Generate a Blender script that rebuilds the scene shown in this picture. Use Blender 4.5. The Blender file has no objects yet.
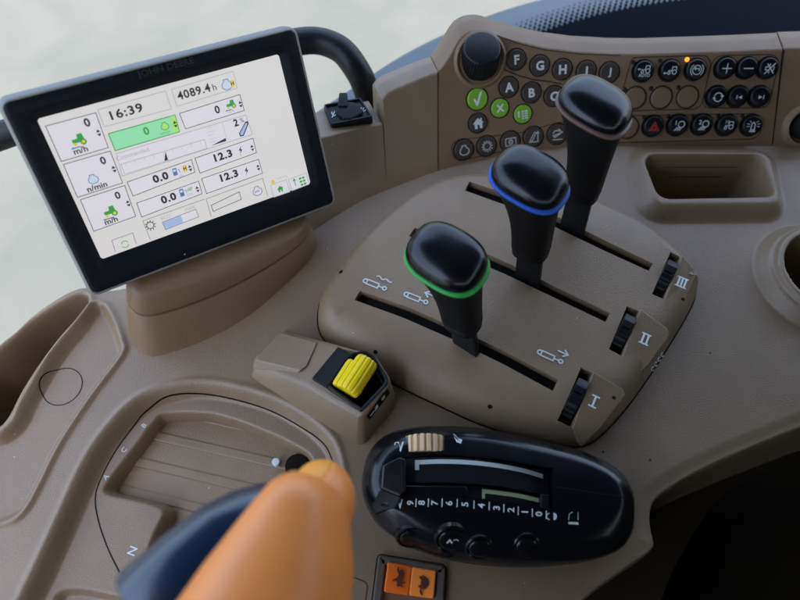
import bpy, bmesh, math, random
import numpy as np
from mathutils import Vector, Matrix
from mathutils.bvhtree import BVHTree
random.seed(7)
S = 0.0125                       # one modelling unit = 12.5 mm
PI = math.pi
R = math.radians
scene = bpy.context.scene
COL = scene.collection
# ------------------------------------------------------------------ camera model
PITCH = R(64); FPX = 630.0; H = 40.0
CF = Vector((0, math.cos(PITCH), -math.sin(PITCH)))
CR = Vector((1, 0, 0))
CU = Vector((0, math.sin(PITCH), math.cos(PITCH)))
CC = Vector((0, 0, H))
def ray(u, v): return CF*FPX + CR*(u-400) + CU*(300-v)
def onz(u, v, z=0.0):
    d = ray(u, v); return CC + d*((z-H)/d.z)
def onplane(u, v, P0, N):
    d = ray(u, v); return CC + d*((P0-CC).dot(N)/d.dot(N))
def proj(P):
    q = P-CC; w = q.dot(CF); return (400+FPX*q.dot(CR)/w, 300-FPX*q.dot(CU)/w)
def depth(P): return (P-CC).dot(CF)
# ------------------------------------------------------------------ materials
MATS = {}
def mat(name, col, rough=0.5, spec=0.5, metal=0.0, bump=0.0, bscale=900, speck=0.0, var=0.0, emit=0.0, coat=0.0, coat_rough=0.1):
    m = bpy.data.materials.new(name); m.use_nodes = True
    nt = m.node_tree; b = nt.nodes['Principled BSDF']
    b.inputs['Base Color'].default_value = (*col, 1)
    b.inputs['Roughness'].default_value = rough
    b.inputs['Metallic'].default_value = metal
    b.inputs['Specular IOR Level'].default_value = spec
    b.inputs['Coat Weight'].default_value = coat
    b.inputs['Coat Roughness'].default_value = coat_rough
    tc = nt.nodes.new('ShaderNodeTexCoord')
    src = None
    if var:
        n = nt.nodes.new('ShaderNodeTexNoise'); n.inputs['Scale'].default_value = 22; n.inputs['Detail'].default_value = 6
        nt.links.new(tc.outputs['Object'], n.inputs['Vector'])
        mr = nt.nodes.new('ShaderNodeMapRange'); mr.inputs[1].default_value = .25; mr.inputs[2].default_value = .75
        mr.inputs[3].default_value = 1-var; mr.inputs[4].default_value = 1+var
        nt.links.new(n.outputs['Fac'], mr.inputs[0])
        mx = nt.nodes.new('ShaderNodeMix'); mx.data_type = 'RGBA'; mx.blend_type = 'MULTIPLY'; mx.inputs[0].default_value = 1
        mx.inputs[6].default_value = (*col, 1); nt.links.new(mr.outputs[0], mx.inputs[7])
        src = mx.outputs[2]
        # roughness wear
        n2 = nt.nodes.new('ShaderNodeTexNoise'); n2.inputs['Scale'].default_value = 60; n2.inputs['Detail'].default_value = 4
        nt.links.new(tc.outputs['Object'], n2.inputs['Vector'])
        m2 = nt.nodes.new('ShaderNodeMapRange'); m2.inputs[3].default_value = rough-.07; m2.inputs[4].default_value = rough+.08
        nt.links.new(n2.outputs['Fac'], m2.inputs[0]); nt.links.new(m2.outputs[0], b.inputs['Roughness'])
    if speck:
        v = nt.nodes.new('ShaderNodeTexVoronoi'); v.inputs['Scale'].default_value = 130
        nt.links.new(tc.outputs['Object'], v.inputs['Vector'])
        wn = nt.nodes.new('ShaderNodeTexWhiteNoise'); nt.links.new(v.outputs['Position'], wn.inputs['Vector'])
        lt = nt.nodes.new('ShaderNodeMath'); lt.operation = 'LESS_THAN'; lt.inputs[1].default_value = .07
        nt.links.new(v.outputs['Distance'], lt.inputs[0])
        l2 = nt.nodes.new('ShaderNodeMath'); l2.operation = 'LESS_THAN'; l2.inputs[1].default_value = speck
        nt.links.new(wn.outputs['Value'], l2.inputs[0])
        mu = nt.nodes.new('ShaderNodeMath'); mu.operation = 'MULTIPLY'
        nt.links.new(lt.outputs[0], mu.inputs[0]); nt.links.new(l2.outputs[0], mu.inputs[1])
        ms = nt.nodes.new('ShaderNodeMix'); ms.data_type = 'RGBA'
        nt.links.new(mu.outputs[0], ms.inputs[0])
        if src: nt.links.new(src, ms.inputs[6])
        else: ms.inputs[6].default_value = (*col, 1)
        ms.inputs[7].default_value = (min(1, col[0]*2.2+.12), min(1, col[1]*2.2+.12), min(1, col[2]*2.2+.1), 1)
        src = ms.outputs[2]
    if src: nt.links.new(src, b.inputs['Base Color'])
    if bump:
        nb = nt.nodes.new('ShaderNodeTexNoise'); nb.inputs['Scale'].default_value = bscale; nb.inputs['Detail'].default_value = 2
        nt.links.new(tc.outputs['Object'], nb.inputs['Vector'])
        bp = nt.nodes.new('ShaderNodeBump'); bp.inputs['Strength'].default_value = bump; bp.inputs['Distance'].default_value = .0004
        nt.links.new(nb.outputs['Fac'], bp.inputs['Height']); nt.links.new(bp.outputs['Normal'], b.inputs['Normal'])
    if emit:
        b.inputs['Emission Color'].default_value = (*col, 1); b.inputs['Emission Strength'].default_value = emit
    MATS[name] = m; return m
TAUPE = (0.245, 0.170, 0.099)
mat('taupe', TAUPE, .42, .75, bump=.7, speck=.035, var=.10)
mat('taupe_panel', (0.225, 0.145, 0.080), .48, .5, bump=.5, speck=.02, var=.10)
mat('taupe_plinth', (0.275, 0.193, 0.113), .46, .6, bump=.9, speck=.06, var=.10)
mat('seam', (0.012, 0.010, 0.008), .8, .1)
mat('seam_soft', (0.05, 0.038, 0.028), .8, .1)
mat('black_gloss', (0.004, 0.0045, 0.006), .24, .5, bump=.06, bscale=500, speck=.02, var=.05)
mat('black_satin', (0.006, 0.007, 0.009), .40, .32, bump=.25)
mat('black_pod', (0.004, 0.005, 0.007), .20, .5, bump=.08, bscale=1200, speck=.03, var=.05)
mat('black_rubber', (0.006, 0.006, 0.006), .55, .25, bump=.4)
mat('bezel', (0.004, 0.007, 0.010), .5, .2, bump=.5, bscale=1600, speck=.01)
mat('letter_black', (0.012, 0.018, 0.022), .4, .4)
mat('case_edge', (0.24, 0.23, 0.20), .4, .5)
mat('case_side', (0.17, 0.215, 0.235), .4, .5)
mat('white_ink', (0.72, 0.76, 0.72), .5)
mat('pale_ink', (0.60, 0.60, 0.53), .5)
mat('red_ink', (0.55, 0.03, 0.03), .5)
mat('key_brown', (0.055, 0.040, 0.031), .45, .4, bump=.2)
mat('key_green', (0.20, 0.46, 0.03), .4, .5, bump=.1)
mat('key_black', (0.004, 0.005, 0.007), .33, .32, bump=.1)
mat('ring_green', (0.04, 0.42, 0.08), .45)
mat('ring_blue', (0.015, 0.11, 0.52), .45)
mat('ring_brown', (0.15, 0.085, 0.06), .4)
mat('yellow', (1.0, 0.76, 0.008), .38, .5)
mat('orange', (1.0, 0.33, 0.075), .40, .8, bump=.5, bscale=1300, var=.04)
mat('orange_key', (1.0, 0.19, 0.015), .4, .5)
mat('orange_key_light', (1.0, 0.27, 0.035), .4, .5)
mat('amber', (1.0, 0.40, 0.05), .4, .5)
mat('brown_ink', (0.10, 0.02, 0.008), .5)
mat('frame_brown', (0.105, 0.085, 0.062), .42, .5, bump=.4)
mat('tan', (0.80, 0.60, 0.36), .5, .4, bump=.2)
mat('pale_line', (0.52, 0.60, 0.54), .5)
mat('olive_line', (0.36, 0.42, 0.20), .5)
mat('shell_blue_sheen', (0.007, 0.022, 0.055), .26, .9, bump=.1)  # blue reflection of a black shell put into the base colour
mat('led_amber', (1.0, 0.28, 0.01), .4, emit=.32)
mat('led_off', (0.02, 0.014, 0.01), .4)
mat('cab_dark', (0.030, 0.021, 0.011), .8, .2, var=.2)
mat('sill_sky_tint', (0.055, 0.082, 0.098), .36, .6, bump=.2, var=.06)  # sky reflection put into the base colour as blue-grey
mat('frit', (0.0012, 0.0022, 0.006), .6, .03)
mat('roof', (0.02, 0.018, 0.017), .9)
# screen inks (a lit display gives off light)
def smat(n, c, e=1.0):
    mat(n, c, .3, .3, emit=e)
    b = MATS[n].node_tree.nodes['Principled BSDF']; b.inputs['Base Color'].default_value = (c[0]*.1, c[1]*.1, c[2]*.1, 1)
SE = 0.13
smat('s_bg', (0.78, 0.765, 0.755), SE); smat('s_cell', (0.80, 0.78, 0.84), SE); smat('s_line', (0.30, 0.28, 0.33), SE*.6)
smat('s_ink', (0.05, 0.05, 0.06), SE*.5); smat('s_green', (0.33, 0.83, 0.48), SE); smat('s_lime', (0.45, 0.85, 0.22), SE)
smat('s_dgreen', (0.05, 0.38, 0.08), SE); smat('s_blue', (0.42, 0.54, 0.82), SE); smat('s_yellow', (0.85, 0.65, 0.05), SE)
smat('s_dblue', (0.10, 0.20, 0.42), SE); smat('s_pale', (0.66, 0.74, 0.86), SE); smat('s_grey', (0.45, 0.45, 0.50), SE)

# ------------------------------------------------------------------ mesh builder
class Frame:
    def __init__(s, O, X, Y, N=None):
        s.O = Vector(O); s.X = Vector(X).normalized(); s.Y = Vector(Y)
        s.Y = (s.Y - s.X*s.Y.dot(s.X)).normalized(); s.N = s.X.cross(s.Y)
    def pt(s, x, y, z=0.0): return s.O + s.X*x + s.Y*y + s.N*z
    def px(s, u, v):
        P = onplane(u, v, s.O, s.N)-s.O; return (P.dot(s.X), P.dot(s.Y))
    def rot(s, a):
        c, n = math.cos(a), math.sin(a); return Frame(s.O, s.X*c+s.Y*n, s.Y*c-s.X*n)
    def at(s, x, y, z=0): return Frame(s.pt(x, y, z), s.X, s.Y)
class MB:
    def __init__(s): s.v = []; s.f = []; s.m = []; s.mats = []; s.z = 0.0
    def mi(s, name):
        if name not in s.mats: s.mats.append(name)
        return s.mats.index(name)
    def add(s, vs, fs, m):
        o = len(s.v); s.v += [Vector(p) for p in vs]; k = s.mi(m)
        for f in fs: s.f.append(tuple(i+o for i in f)); s.m.append(k)
    def loft(s, rings, m, closed=True, cap0=True, cap1=True):
        n = len(rings[0]); vs = [p for r in rings for p in r]; fs = []
        for i in range(len(rings)-1):
            for j in range(n if closed else n-1):
                a = i*n+j; b = i*n+(j+1) % n; fs.append((a, b, b+n, a+n))
        if cap0: fs.append(tuple(range(n))[::-1])
        if cap1: fs.append(tuple(range((len(rings)-1)*n, len(rings)*n)))
        s.add(vs, fs, m)
    def poly(s, pts, m): s.add(pts, [tuple(range(len(pts)))], m)
    def disc(s, fr, r, m, z=0, n=24): s.poly([fr.pt(r*math.cos(2*PI*i/n), r*math.sin(2*PI*i/n), z) for i in range(n)], m)
    def stroke(s, fr, pts, w, m, z=None, closed=False, base=0.02, step=.35):
        """flat ribbon with mitred joins in a frame's plane"""
        if z is None: s.z += 0.004; z = base+s.z
        P = [Vector(p) for p in pts]
        if step:
            Q = []
            rng = range(len(P)) if closed else range(len(P)-1)
            for i in rng:
                a, b = P[i], P[(i+1) % len(P)]; k = max(1, int((b-a).length/step))
                Q += [a.lerp(b, t/k) for t in range(k)]
            if not closed: Q.append(P[-1])
            P = Q
        n = len(P); L = []; Rr = []
        for i in range(n):
            a = P[(i-1) % n] if (closed or i > 0) else P[i]; b = P[(i+1) % n] if (closed or i < n-1) else P[i]
            d1 = (P[i]-a); d2 = (b-P[i])
            if d1.length < 1e-6: d1 = d2
            if d2.length < 1e-6: d2 = d1
            d1 = d1.normalized(); d2 = d2.normalized()
            t = (d1+d2); t = t.normalized() if t.length > 1e-3 else d1
            nn = Vector((-t.y, t.x)); k = max(.5, abs(nn.dot(Vector((-d1.y, d1.x)))))
            L.append(P[i]+nn*(w/2/k)); Rr.append(P[i]-nn*(w/2/k))
        vs = [fr.pt(p.x, p.y, z) for p in L]+[fr.pt(p.x, p.y, z) for p in Rr]
        fs = []
        for i in range(n if closed else n-1):
            j = (i+1) % n; fs.append((i, i+n, j+n, j))
        s.add(vs, fs, m)
    def fill(s, fr, pts, m, z=None, base=0.02):
        if z is None: s.z += 0.004; z = base+s.z
        s.poly([fr.pt(p[0], p[1], z) for p in pts], m)
    def text(s, fr, txt, x, y, size, m, rot=0, z=None, bold=0.0, sx=1.0, base=0.02, extrude=0):
        if z is None: s.z += 0.004; z = base+s.z
        cu = bpy.data.curves.new('t', 'FONT'); cu.body = txt; cu.size = 1; cu.offset = bold
        cu.align_x = 'CENTER'; cu.align_y = 'CENTER'; cu.resolution_u = 3; cu.space_character = 1.12 if len(txt) > 1 and txt[0].isdigit() else 1; cu.extrude = extrude
        ob = bpy.data.objects.new('t', cu); COL.objects.link(ob)
        bpy.context.view_layer.update()
        me = bpy.data.meshes.new_from_object(ob.evaluated_get(bpy.context.evaluated_depsgraph_get()))
        ys = [v.co.y for v in me.vertices]; xs = [v.co.x for v in me.vertices]
        cy = (min(ys)+max(ys))/2; cx = (min(xs)+max(xs))/2; hh = max(ys)-min(ys)
        if txt in ('-', ':'): hh = .7
        k = size/hh; s.tk = k; c, n = math.cos(rot), math.sin(rot)
        vs = []
        for v in me.vertices:
            a = (v.co.x-cx)*k*sx; b = (v.co.y-cy)*k
            vs.append(fr.pt(x+a*c-b*n, y+a*n+b*c, z+v.co.z*k))
        s.add(vs, [tuple(p.vertices) for p in me.polygons], m)
        bpy.data.objects.remove(ob); bpy.data.curves.remove(cu); bpy.data.meshes.remove(me)
    def drape(s, bvh, off=0.015):
        """lay flat marks on a curved top surface (vertical projection)"""
        out = []
        for i, p in enumerate(s.v):
            hit = bvh.ray_cast(Vector((p.x, p.y, 30)), Vector((0, 0, -1)))
            z0 = hit[0].z if hit[0] else p.z
            out.append(Vector((p.x, p.y, z0+off+max(0, (p.z-s.base_z)))))
        s.v = out
    base_z = 0.0
    def build(s, name, parent=None, smooth=True, bevel=0, seg=3, recalc=True, angle=40, sub=0, root=None):
        me = bpy.data.meshes.new(name)
        off = root if root is not None else (Vector(parent['o']) if parent is not None and 'o' in parent else Vector((0, 0, 0)))
        me.from_pydata([tuple((p-off)*S) for p in s.v], [], s.f)
        for m in s.mats: me.materials.append(MATS[m])
        me.polygons.foreach_set('material_index', s.m)
        if recalc:
            bm = bmesh.new(); bm.from_mesh(me); bmesh.ops.recalc_face_normals(bm, faces=bm.faces); bm.to_mesh(me); bm.free()
        o = bpy.data.objects.new(name, me); COL.objects.link(o)
        if root is not None: o.location = root*S
        if parent is not None: o.parent = parent
        if smooth:
            me.polygons.foreach_set('use_smooth', [True]*len(me.polygons))
            me.set_sharp_from_angle(angle=R(angle))
        if bevel:
            b = o.modifiers.new('bevel', 'BEVEL'); b.width = bevel*S; b.segments = seg; b.limit_method = 'ANGLE'; b.angle_limit = R(30)
            b.harden_normals = True
        if sub:
            b = o.modifiers.new('sub', 'SUBSURF'); b.levels = sub; b.render_levels = sub
        return o
    def bvh(s): return BVHTree.FromPolygons([tuple(p) for p in s.v], s.f)
def thing(name, label, cat, loc=(0, 0, 0), group=None, kind=None):
    o = bpy.data.objects.new(name, None); COL.objects.link(o)
    o.empty_display_size = .01; o.location = Vector(loc)*S; o['o'] = tuple(loc)
    tag(o, label, cat, group, kind); return o
def tag(o, label, cat, group=None, kind=None):
    if label: o['label'] = label
    if cat: o['category'] = cat
    if group: o['group'] = group
    if kind: o['kind'] = kind
    return o
def sub_of(part):            # let a mesh part carry sub-parts: same origin offset as its thing
    part['o'] = tuple(Vector(part.parent['o'])); return part
def finish_tree():
    for o in bpy.data.objects:
        if 'o' in o: del o['o']
# 2D helpers
def catmull(P, n=6, closed=True):
    P = [Vector(p) for p in P]; N = len(P); out = []
    for i in range(N if closed else N-1):
        if closed: a, b, c, d = P[(i-1) % N], P[i], P[(i+1) % N], P[(i+2) % N]
        else: a, b, c, d = P[max(i-1, 0)], P[i], P[i+1], P[min(i+2, N-1)]
        for k in range(n):
            t = k/n
            out.append(.5*((2*b)+(c-a)*t+(2*a-5*b+4*c-d)*t*t+(3*b-a-3*c+d)*t**3))
    if not closed: out.append(P[-1])
    return out
def fillet(P, r, seg=5):
    P = [Vector(p) for p in P]; N = len(P); out = []
    for i in range(N):
        a, b, c = P[i-1], P[i], P[(i+1) % N]
        ra = min(r, (a-b).length*.45, (c-b).length*.45)
        p0 = b+(a-b).normalized()*ra; p1 = b+(c-b).normalized()*ra
        for k in range(seg+1):
            t = k/seg; out.append(p0*(1-t)**2+b*2*t*(1-t)+p1*t*t)
    return out
def tr(pix, z=0.0):          # traced outline -> world xy; entries may carry their own height
    return [onz(p[0], p[1], p[2] if len(p) > 2 else z).xy for p in pix]
def inset(P, d):
    N = len(P); ar = sum(P[i].x*P[(i+1) % N].y-P[(i+1) % N].x*P[i].y for i in range(N)); sg = 1 if ar > 0 else -1
    out = []
    for i in range(N):
        t = (P[(i+1) % N]-P[i-1]); t = t.normalized() if t.length > 1e-9 else Vector((1, 0))
        out.append(P[i]+Vector((-t.y, t.x))*d*sg)
    return out
def V3(p, z): return Vector((p[0], p[1], z))
def slab(mb, P, z0, z1, m, r=0.15, n=4, bottom=True):
    rings = [[V3(p, z0) for p in P]]
    for k in range(n+1):
        a = k/n*PI/2; Q = inset(P, r*(1-math.cos(a))); rings.append([V3(q, z1-r+r*math.sin(a)) for q in Q])
    mb.loft(rings, m, cap0=bottom)
def fslab(mb, fr, P, h, m, r=0.05, n=3, z0=-.05):
    rings = [[fr.pt(p[0], p[1], z0) for p in P]]
    for k in range(n+1):
        a = k/n*PI/2; Q = inset([Vector(p) for p in P], r*(1-math.cos(a))); rings.append([fr.pt(q.x, q.y, h-r+r*math.sin(a)) for q in Q])
    mb.loft(rings, m)
def circ(cx, cy, r, n=32, r2=None, a0=0):
    r2 = r if r2 is None else r2
    return [Vector((cx+r*math.cos(a0+2*PI*i/n), cy+r2*math.sin(a0+2*PI*i/n))) for i in range(n)]
def tube(mb, pts, r, m, n=20, cap=True):
    P = [Vector(p) for p in pts]; rings = []; up = Vector((0, 0, 1))
    for i, p in enumerate(P):
        t = (P[min(i+1, len(P)-1)]-P[max(i-1, 0)]).normalized()
        a = t.cross(up); a = a.normalized() if a.length > 1e-3 else Vector((1, 0, 0)); b = a.cross(t)
        rr = r[i] if isinstance(r, (list, tuple)) else r
        rings.append([p+a*rr*math.cos(2*PI*k/n)+b*rr*math.sin(2*PI*k/n) for k in range(n)])
    mb.loft(rings, m, cap0=cap, cap1=cap)
def boolean_cut(o, cutters):
    for c in cutters:
        b = o.modifiers.new('cut', 'BOOLEAN'); b.operation = 'DIFFERENCE'; b.object = c; b.solver = 'EXACT'
    bpy.context.view_layer.update()
    me = bpy.data.meshes.new_from_object(o.evaluated_get(bpy.context.evaluated_depsgraph_get()))
    old = o.data; o.modifiers.clear(); o.data = me; bpy.data.meshes.remove(old)
    for c in cutters:
        d = c.data; bpy.data.objects.remove(c); bpy.data.meshes.remove(d)
    me.polygons.foreach_set('use_smooth', [True]*len(me.polygons)); me.set_sharp_from_angle(angle=R(35))
HZ = Frame((0, 0, 0), (1, 0, 0), (0, 1, 0))      # the horizontal deck frame

# ================================================================== CONSOLE DECK (height field)
console = thing('console', 'taupe moulded armrest console deck with recesses, trays, pocket and cup holder', 'console')
X0, X1, Y0, Y1, G = -38.0, 42.0, -6.0, 46.0, 0.09
nx = int((X1-X0)/G)+1; ny = int((Y1-Y0)/G)+1
gx, gy = np.meshgrid(np.linspace(X0, X1, nx), np.linspace(Y0, Y1, ny))
def sdf(P):
    P = np.array([[p[0], p[1]] for p in P]); d = np.full(gx.shape, 1e9); ins = np.zeros(gx.shape, bool)
    for i in range(len(P)):
        a = P[i-1]; b = P[i]; e = b-a; wx = gx-a[0]; wy = gy-a[1]
        t = np.clip((wx*e[0]+wy*e[1])/max(e@e, 1e-12), 0, 1)
        np.minimum(d, (wx-e[0]*t)**2+(wy-e[1]*t)**2, out=d)
        if abs(b[1]-a[1]) > 1e-12:
            c = ((a[1] > gy) != (b[1] > gy)) & (gx < (b[0]-a[0])*(gy-a[1])/(b[1]-a[1])+a[0]); ins ^= c
    d = np.sqrt(d); d[ins] *= -1; return d
def ss(x, a, b):
    t = np.clip((x-a)/(b-a), 0, 1); return t*t*(3-2*t)
deck_out = tr([(118, 286), (95, 284), (72, 287), (40, 306), (15, 330), (-12, 352), (-60, 405), (-100, 520), (-110, 680), (300, 760), (470, 700), (560, 625), (598, 592), (632, 568),
               (652, 554), (658, 545), (655, 530), (654, 515), (658, 502), (674, 489), (710, 469), (760, 447), (800, 431), (870, 405), (960, 380), (960, 120), (800, 90), (620, 95), (450, 100), (330, 150), (240, 215), (180, 265)])
dD = sdf(catmull(deck_out, 5))
z = np.zeros(gx.shape)
bin_p = catmull(tr([(-30, 372), (0, 350), (30, 324), (58, 305), (80, 295), (88, 297), (86, 309), (62, 335), (40, 364), (22, 392), (9, 417), (-3, 428), (-30, 432), (-60, 420)]), 5)
tray_p = catmull(tr([(103, 306), (112, 320), (120, 343), (119, 355), (92, 391), (72, 420), (54, 449), (34, 489), (22, 509), (8, 519), (-20, 523), (-24, 480), (-22, 445), (0, 438), (17, 424), (29, 400), (54, 358), (80, 326), (92, 309)]), 5)
rec_p = catmull(tr([(-12, 660), (20, 600), (50, 537), (82, 467), (106, 430), (137, 399), (173, 386), (212, 383), (265, 395), (305, 415), (330, 437), (340, 460), (342, 485), (338, 530), (322, 585), (300, 660), (150, 720)]), 5)
hole_p = catmull(tr([(104, 493), (107, 480), (134, 445), (152, 421), (166, 412), (215, 413), (265, 430), (300, 447), (312, 458), (314, 478), (292, 525), (245, 580), (190, 590), (150, 562), (148, 546), (156, 526), (162, 513), (154, 506), (130, 500)], -1.0), 5)
d = sdf(bin_p); z += .22*np.exp(-((d-.25)/.22)**2); z -= 11*ss(-d, -.05, 1.2)
dt = sdf(tray_p); z += .20*np.exp(-((dt-.22)/.2)**2)*(dD < -.2); z -= .55*ss(-dt, -.1, .45)*(1-ss(-d, -.05, .4))
dr = sdf(rec_p); z += .10*np.exp(-((dr-.2)/.2)**2); z -= 1.15*ss(-dr, -.05, .85)
dh = sdf(hole_p); z -= 2.6*ss(-dh, -.05, .75)
# small scooped pocket at the near end of the recess floor
sc = sdf(catmull(tr([(48, 640), (52, 600), (70, 588), (110, 594), (180, 612), (240, 640), (150, 680)], -1), 5)); z -= .5*ss(-sc, -.1, .5)
# rectangular pocket with raised collar
cz = .95
rim = fillet(tr([(643, 152), (768, 153), (778, 203), (656, 204)], cz), .9, 8)
opn = fillet(tr([(648, 158), (760, 158), (773, 193), (662, 195)], cz), .7, 8)
do = sdf(rim); z += cz*(1-ss(do, -.15, 1.25))
dp = sdf(opn); z -= 6.5*ss(-dp, -.4, .6)
# cup holder
cc = onz(829, 268, 1.5).xy; rr = np.hypot(gx-cc.x, gy-cc.y)
z += .45*(1-ss(rr, 4.05, 4.5))+.55*(1-ss(rr, 3.6, 4.2))+.5*(1-ss(rr, 3.3, 3.6)); z -= 7*ss(-rr, -3.0, -2.55)
# deck edge rolls over and falls away
z -= .18*ss(dD, -1.2, -.3)+9.0*ss(dD, -.25, 1.1)
plinth_px = [(319, 310, 0), (320, 332, 0), (334, 349, 0), (360, 366, 0), (400, 387, 0), (440, 406, 0), (480, 424, 0), (530, 440, 0), (560, 446, 0), (582, 446, 0), (600, 436, 0), (625, 409, 0),
             (650, 374, 0), (673, 338, 0), (690, 308, 0), (698, 287, .6), (697, 268, 1.6), (686, 248, 2), (668, 230, 2.2), (646, 214, 2.2), (600, 193, 2.2), (560, 179, 2.2), (520, 170, 2.2), (485, 166, 2.2), (455, 168, 2.2), (425, 178, 2.2),
             (395, 199, 2), (370, 223, 1.8), (350, 249, 1.3), (334, 275, .8), (324, 294, .3)]
plinth_o = catmull(tr(plinth_px), 4)
dpl = sdf(plinth_o)
keep_v = (dD < 1.05) & (dpl > -1.6)
idx = np.arange(nx*ny).reshape(ny, nx)
kf = keep_v[:-1, :-1] & keep_v[1:, :-1] & keep_v[:-1, 1:] & keep_v[1:, 1:]
q = np.stack([idx[:-1, :-1][kf], idx[:-1, 1:][kf], idx[1:, 1:][kf], idx[1:, :-1][kf]], 1)
used = np.unique(q); remap = np.full(nx*ny, -1); remap[used] = np.arange(len(used)); q = remap[q]
co = np.stack([gx.ravel()[used], gy.ravel()[used], z.ravel()[used]], 1)*S
me = bpy.data.meshes.new('deck'); me.vertices.add(len(co)); me.vertices.foreach_set('co', co.ravel())
me.loops.add(q.size); me.loops.foreach_set('vertex_index', q.ravel().astype(np.int32))
me.polygons.add(len(q)); me.polygons.foreach_set('loop_start', np.arange(0, q.size, 4, dtype=np.int32)); me.polygons.foreach_set('loop_total', np.full(len(q), 4, dtype=np.int32))
me.polygons.foreach_set('use_smooth', np.ones(len(q), bool)); me.update(calc_edges=True); me.validate()
me.materials.append(MATS['taupe'])
deck = bpy.data.objects.new('deck', me); COL.objects.link(deck); deck.parent = console
def deckz(x, y):
    fi = (y-Y0)/(gy[1, 0]-gy[0, 0]); fj = (x-X0)/(gx[0, 1]-gx[0, 0]); i = min(max(int(fi), 0), ny-2); j = min(max(int(fj), 0), nx-2); a = min(max(fi-i, 0), 1); b = min(max(fj-j, 0), 1)
    return float(z[i, j]*(1-a)*(1-b)+z[i+1, j]*a*(1-b)+z[i, j+1]*(1-a)*b+z[i+1, j+1]*a*b)
def deckmark(mb, off=.02):
    mb.v = [Vector((p.x, p.y, deckz(p.x, p.y)+off+p.z)) for p in mb.v]
# seams and marks on the deck
mb = MB(); c = onz(62.5, 386.5, -.55).xy
mb.stroke(HZ, circ(c.x, c.y, 1.30, 48), .05, 'seam', z=0, closed=True); deckmark(mb); mb.build('round_cap', console, recalc=False)
mb = MB()
g = catmull(tr([(119, 572), (107, 547), (98, 520), (95, 498), (100, 480), (114, 453), (133, 427), (148, 411), (173, 398), (212, 396), (265, 409), (305, 430), (325, 446), (333, 462)], -1.1), 6, False)
mb.stroke(HZ, g, .07, 'seam', z=0); deckmark(mb); mb.build('seam_line', console, recalc=False)
mb = MB()
g = fillet(tr([(345, 574), (368, 583), (360, 640), (335, 640)], 0), .3)
mb.stroke(HZ, g, .05, 'seam_soft', z=0, closed=True); deckmark(mb); mb.build('seam_line', console, recalc=False)
for t_, u, v, rt, sz in (('B', 144, 425.5, .95, .33), ('C', 124, 450, .95, .33), ('A', 106, 477, .95, .33), ('N', 132.5, 551, 1.25, .5)):
    mb = MB(); p = onz(u, v, -1.15); mb.text(HZ, t_, p.x, p.y, sz, 'white_ink', rot=rt, z=0, bold=.01, sx=1.0); deckmark(mb); mb.build('engraved_letter', console, recalc=False)
# arched gate cover with ribs below the joystick opening
mb = MB(); a0 = onz(150, 470, -2.3).xy; a1 = onz(300, 505, -2.3).xy; da = (a1-a0).normalized(); dn = Vector((-da.y, da.x))
rows = []
NS = 420
for i in range(NS+1):
    s_ = -9+17.0*i/NS; f = (s_/1.9) % 1.0
    rid = .07*(max(0, min(1, (f)/.05)) - max(0, min(1, (f-.3)/.05)))-.05*math.exp(-((f-.0)/.02)**2)
    zz = -2.3-.022*(s_-1.2)**2+rid
    rows.append([V3(a0+da*w+dn*s_, zz) for w in (-7, -2, 0, 3, 6, 9, 13)])
mb.loft(rows, 'taupe_plinth', closed=False, cap0=False, cap1=False); gc = mb.build('gate_cover', console, recalc=False)
p = onz(276, 462, -1.9); mb = MB(); slab(mb, circ(p.x, p.y, .26, 20), -3, p.z+.12, 'white_ink', .05); mb.build('white_pin', console)
p = onz(297, 466, -1.85); mb = MB(); slab(mb, circ(p.x, p.y, .78, 28), -3, p.z+.1, 'seam', .05); mb.build('hole_shade_disc', console)  # black disc stands in for the shade in a round hole
# slits inside the pocket
mb = MB(); yb = onz(700, 158, cz).y
for (x0, x1, zz) in ((662, 735, -.0), (664, 718, -1.1)):
    A = onz(x0, 160, zz); B = onz(x1, 160, zz)
    yy = yb-.42+.0
    for w_ in (0,): mb.add([Vector((A.x, yb-.14-.0+zz*.09, zz)), Vector((B.x, yb-.14+zz*.09, zz)), Vector((B.x, yb-.14+zz*.09, zz-.08)), Vector((A.x, yb-.14+zz*.09, zz-.08))], [(0, 1, 2, 3)], 'seam')
mb.build('pocket_slot', console, recalc=False)
# small holes
for u, v in ((710, 353), (603, 452), (650, 460)):
    p = onz(u, v, 0); mb = MB(); mb.disc(HZ.at(p.x, p.y), .06, 'seam', 0, 10); deckmark(mb); mb.build('pin_hole', console, recalc=False)

# ================================================================== REAR WALL: ruled sloping surface
TAU = R(50)
bp_ = catmull([onz(u, v, 0).xy for u, v in ((235, 285), (275, 257), (316, 229), (360, 202), (400, 185), (440, 170.5), (480, 160), (520, 152.5), (560, 148), (600, 146.5), (650, 146), (700, 146), (772, 146), (850, 147), (930, 148))], 8, False)
bl = [0.0]
for a, b in zip(bp_, bp_[1:]): bl.append(bl[-1]+(b-a).length)
bl = np.array(bl); bxy = np.array([[p.x, p.y] for p in bp_])
def base_at(s): return Vector((float(np.interp(s, bl, bxy[:, 0])), float(np.interp(s, bl, bxy[:, 1]))))
def wall(s, t):
    e = 1.6; s = float(np.clip(s, 0, bl[-1]))
    a = base_at(max(0, s-e)); b = base_at(min(bl[-1], s+e)); T = (b-a).normalized(); Bk = Vector((-T.y, T.x)); p = base_at(s)
    D = Vector((Bk.x*math.cos(TAU), Bk.y*math.cos(TAU), math.sin(TAU)))
    return V3(p, 0)+D*t, Vector((T.x, T.y, 0)), D
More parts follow.
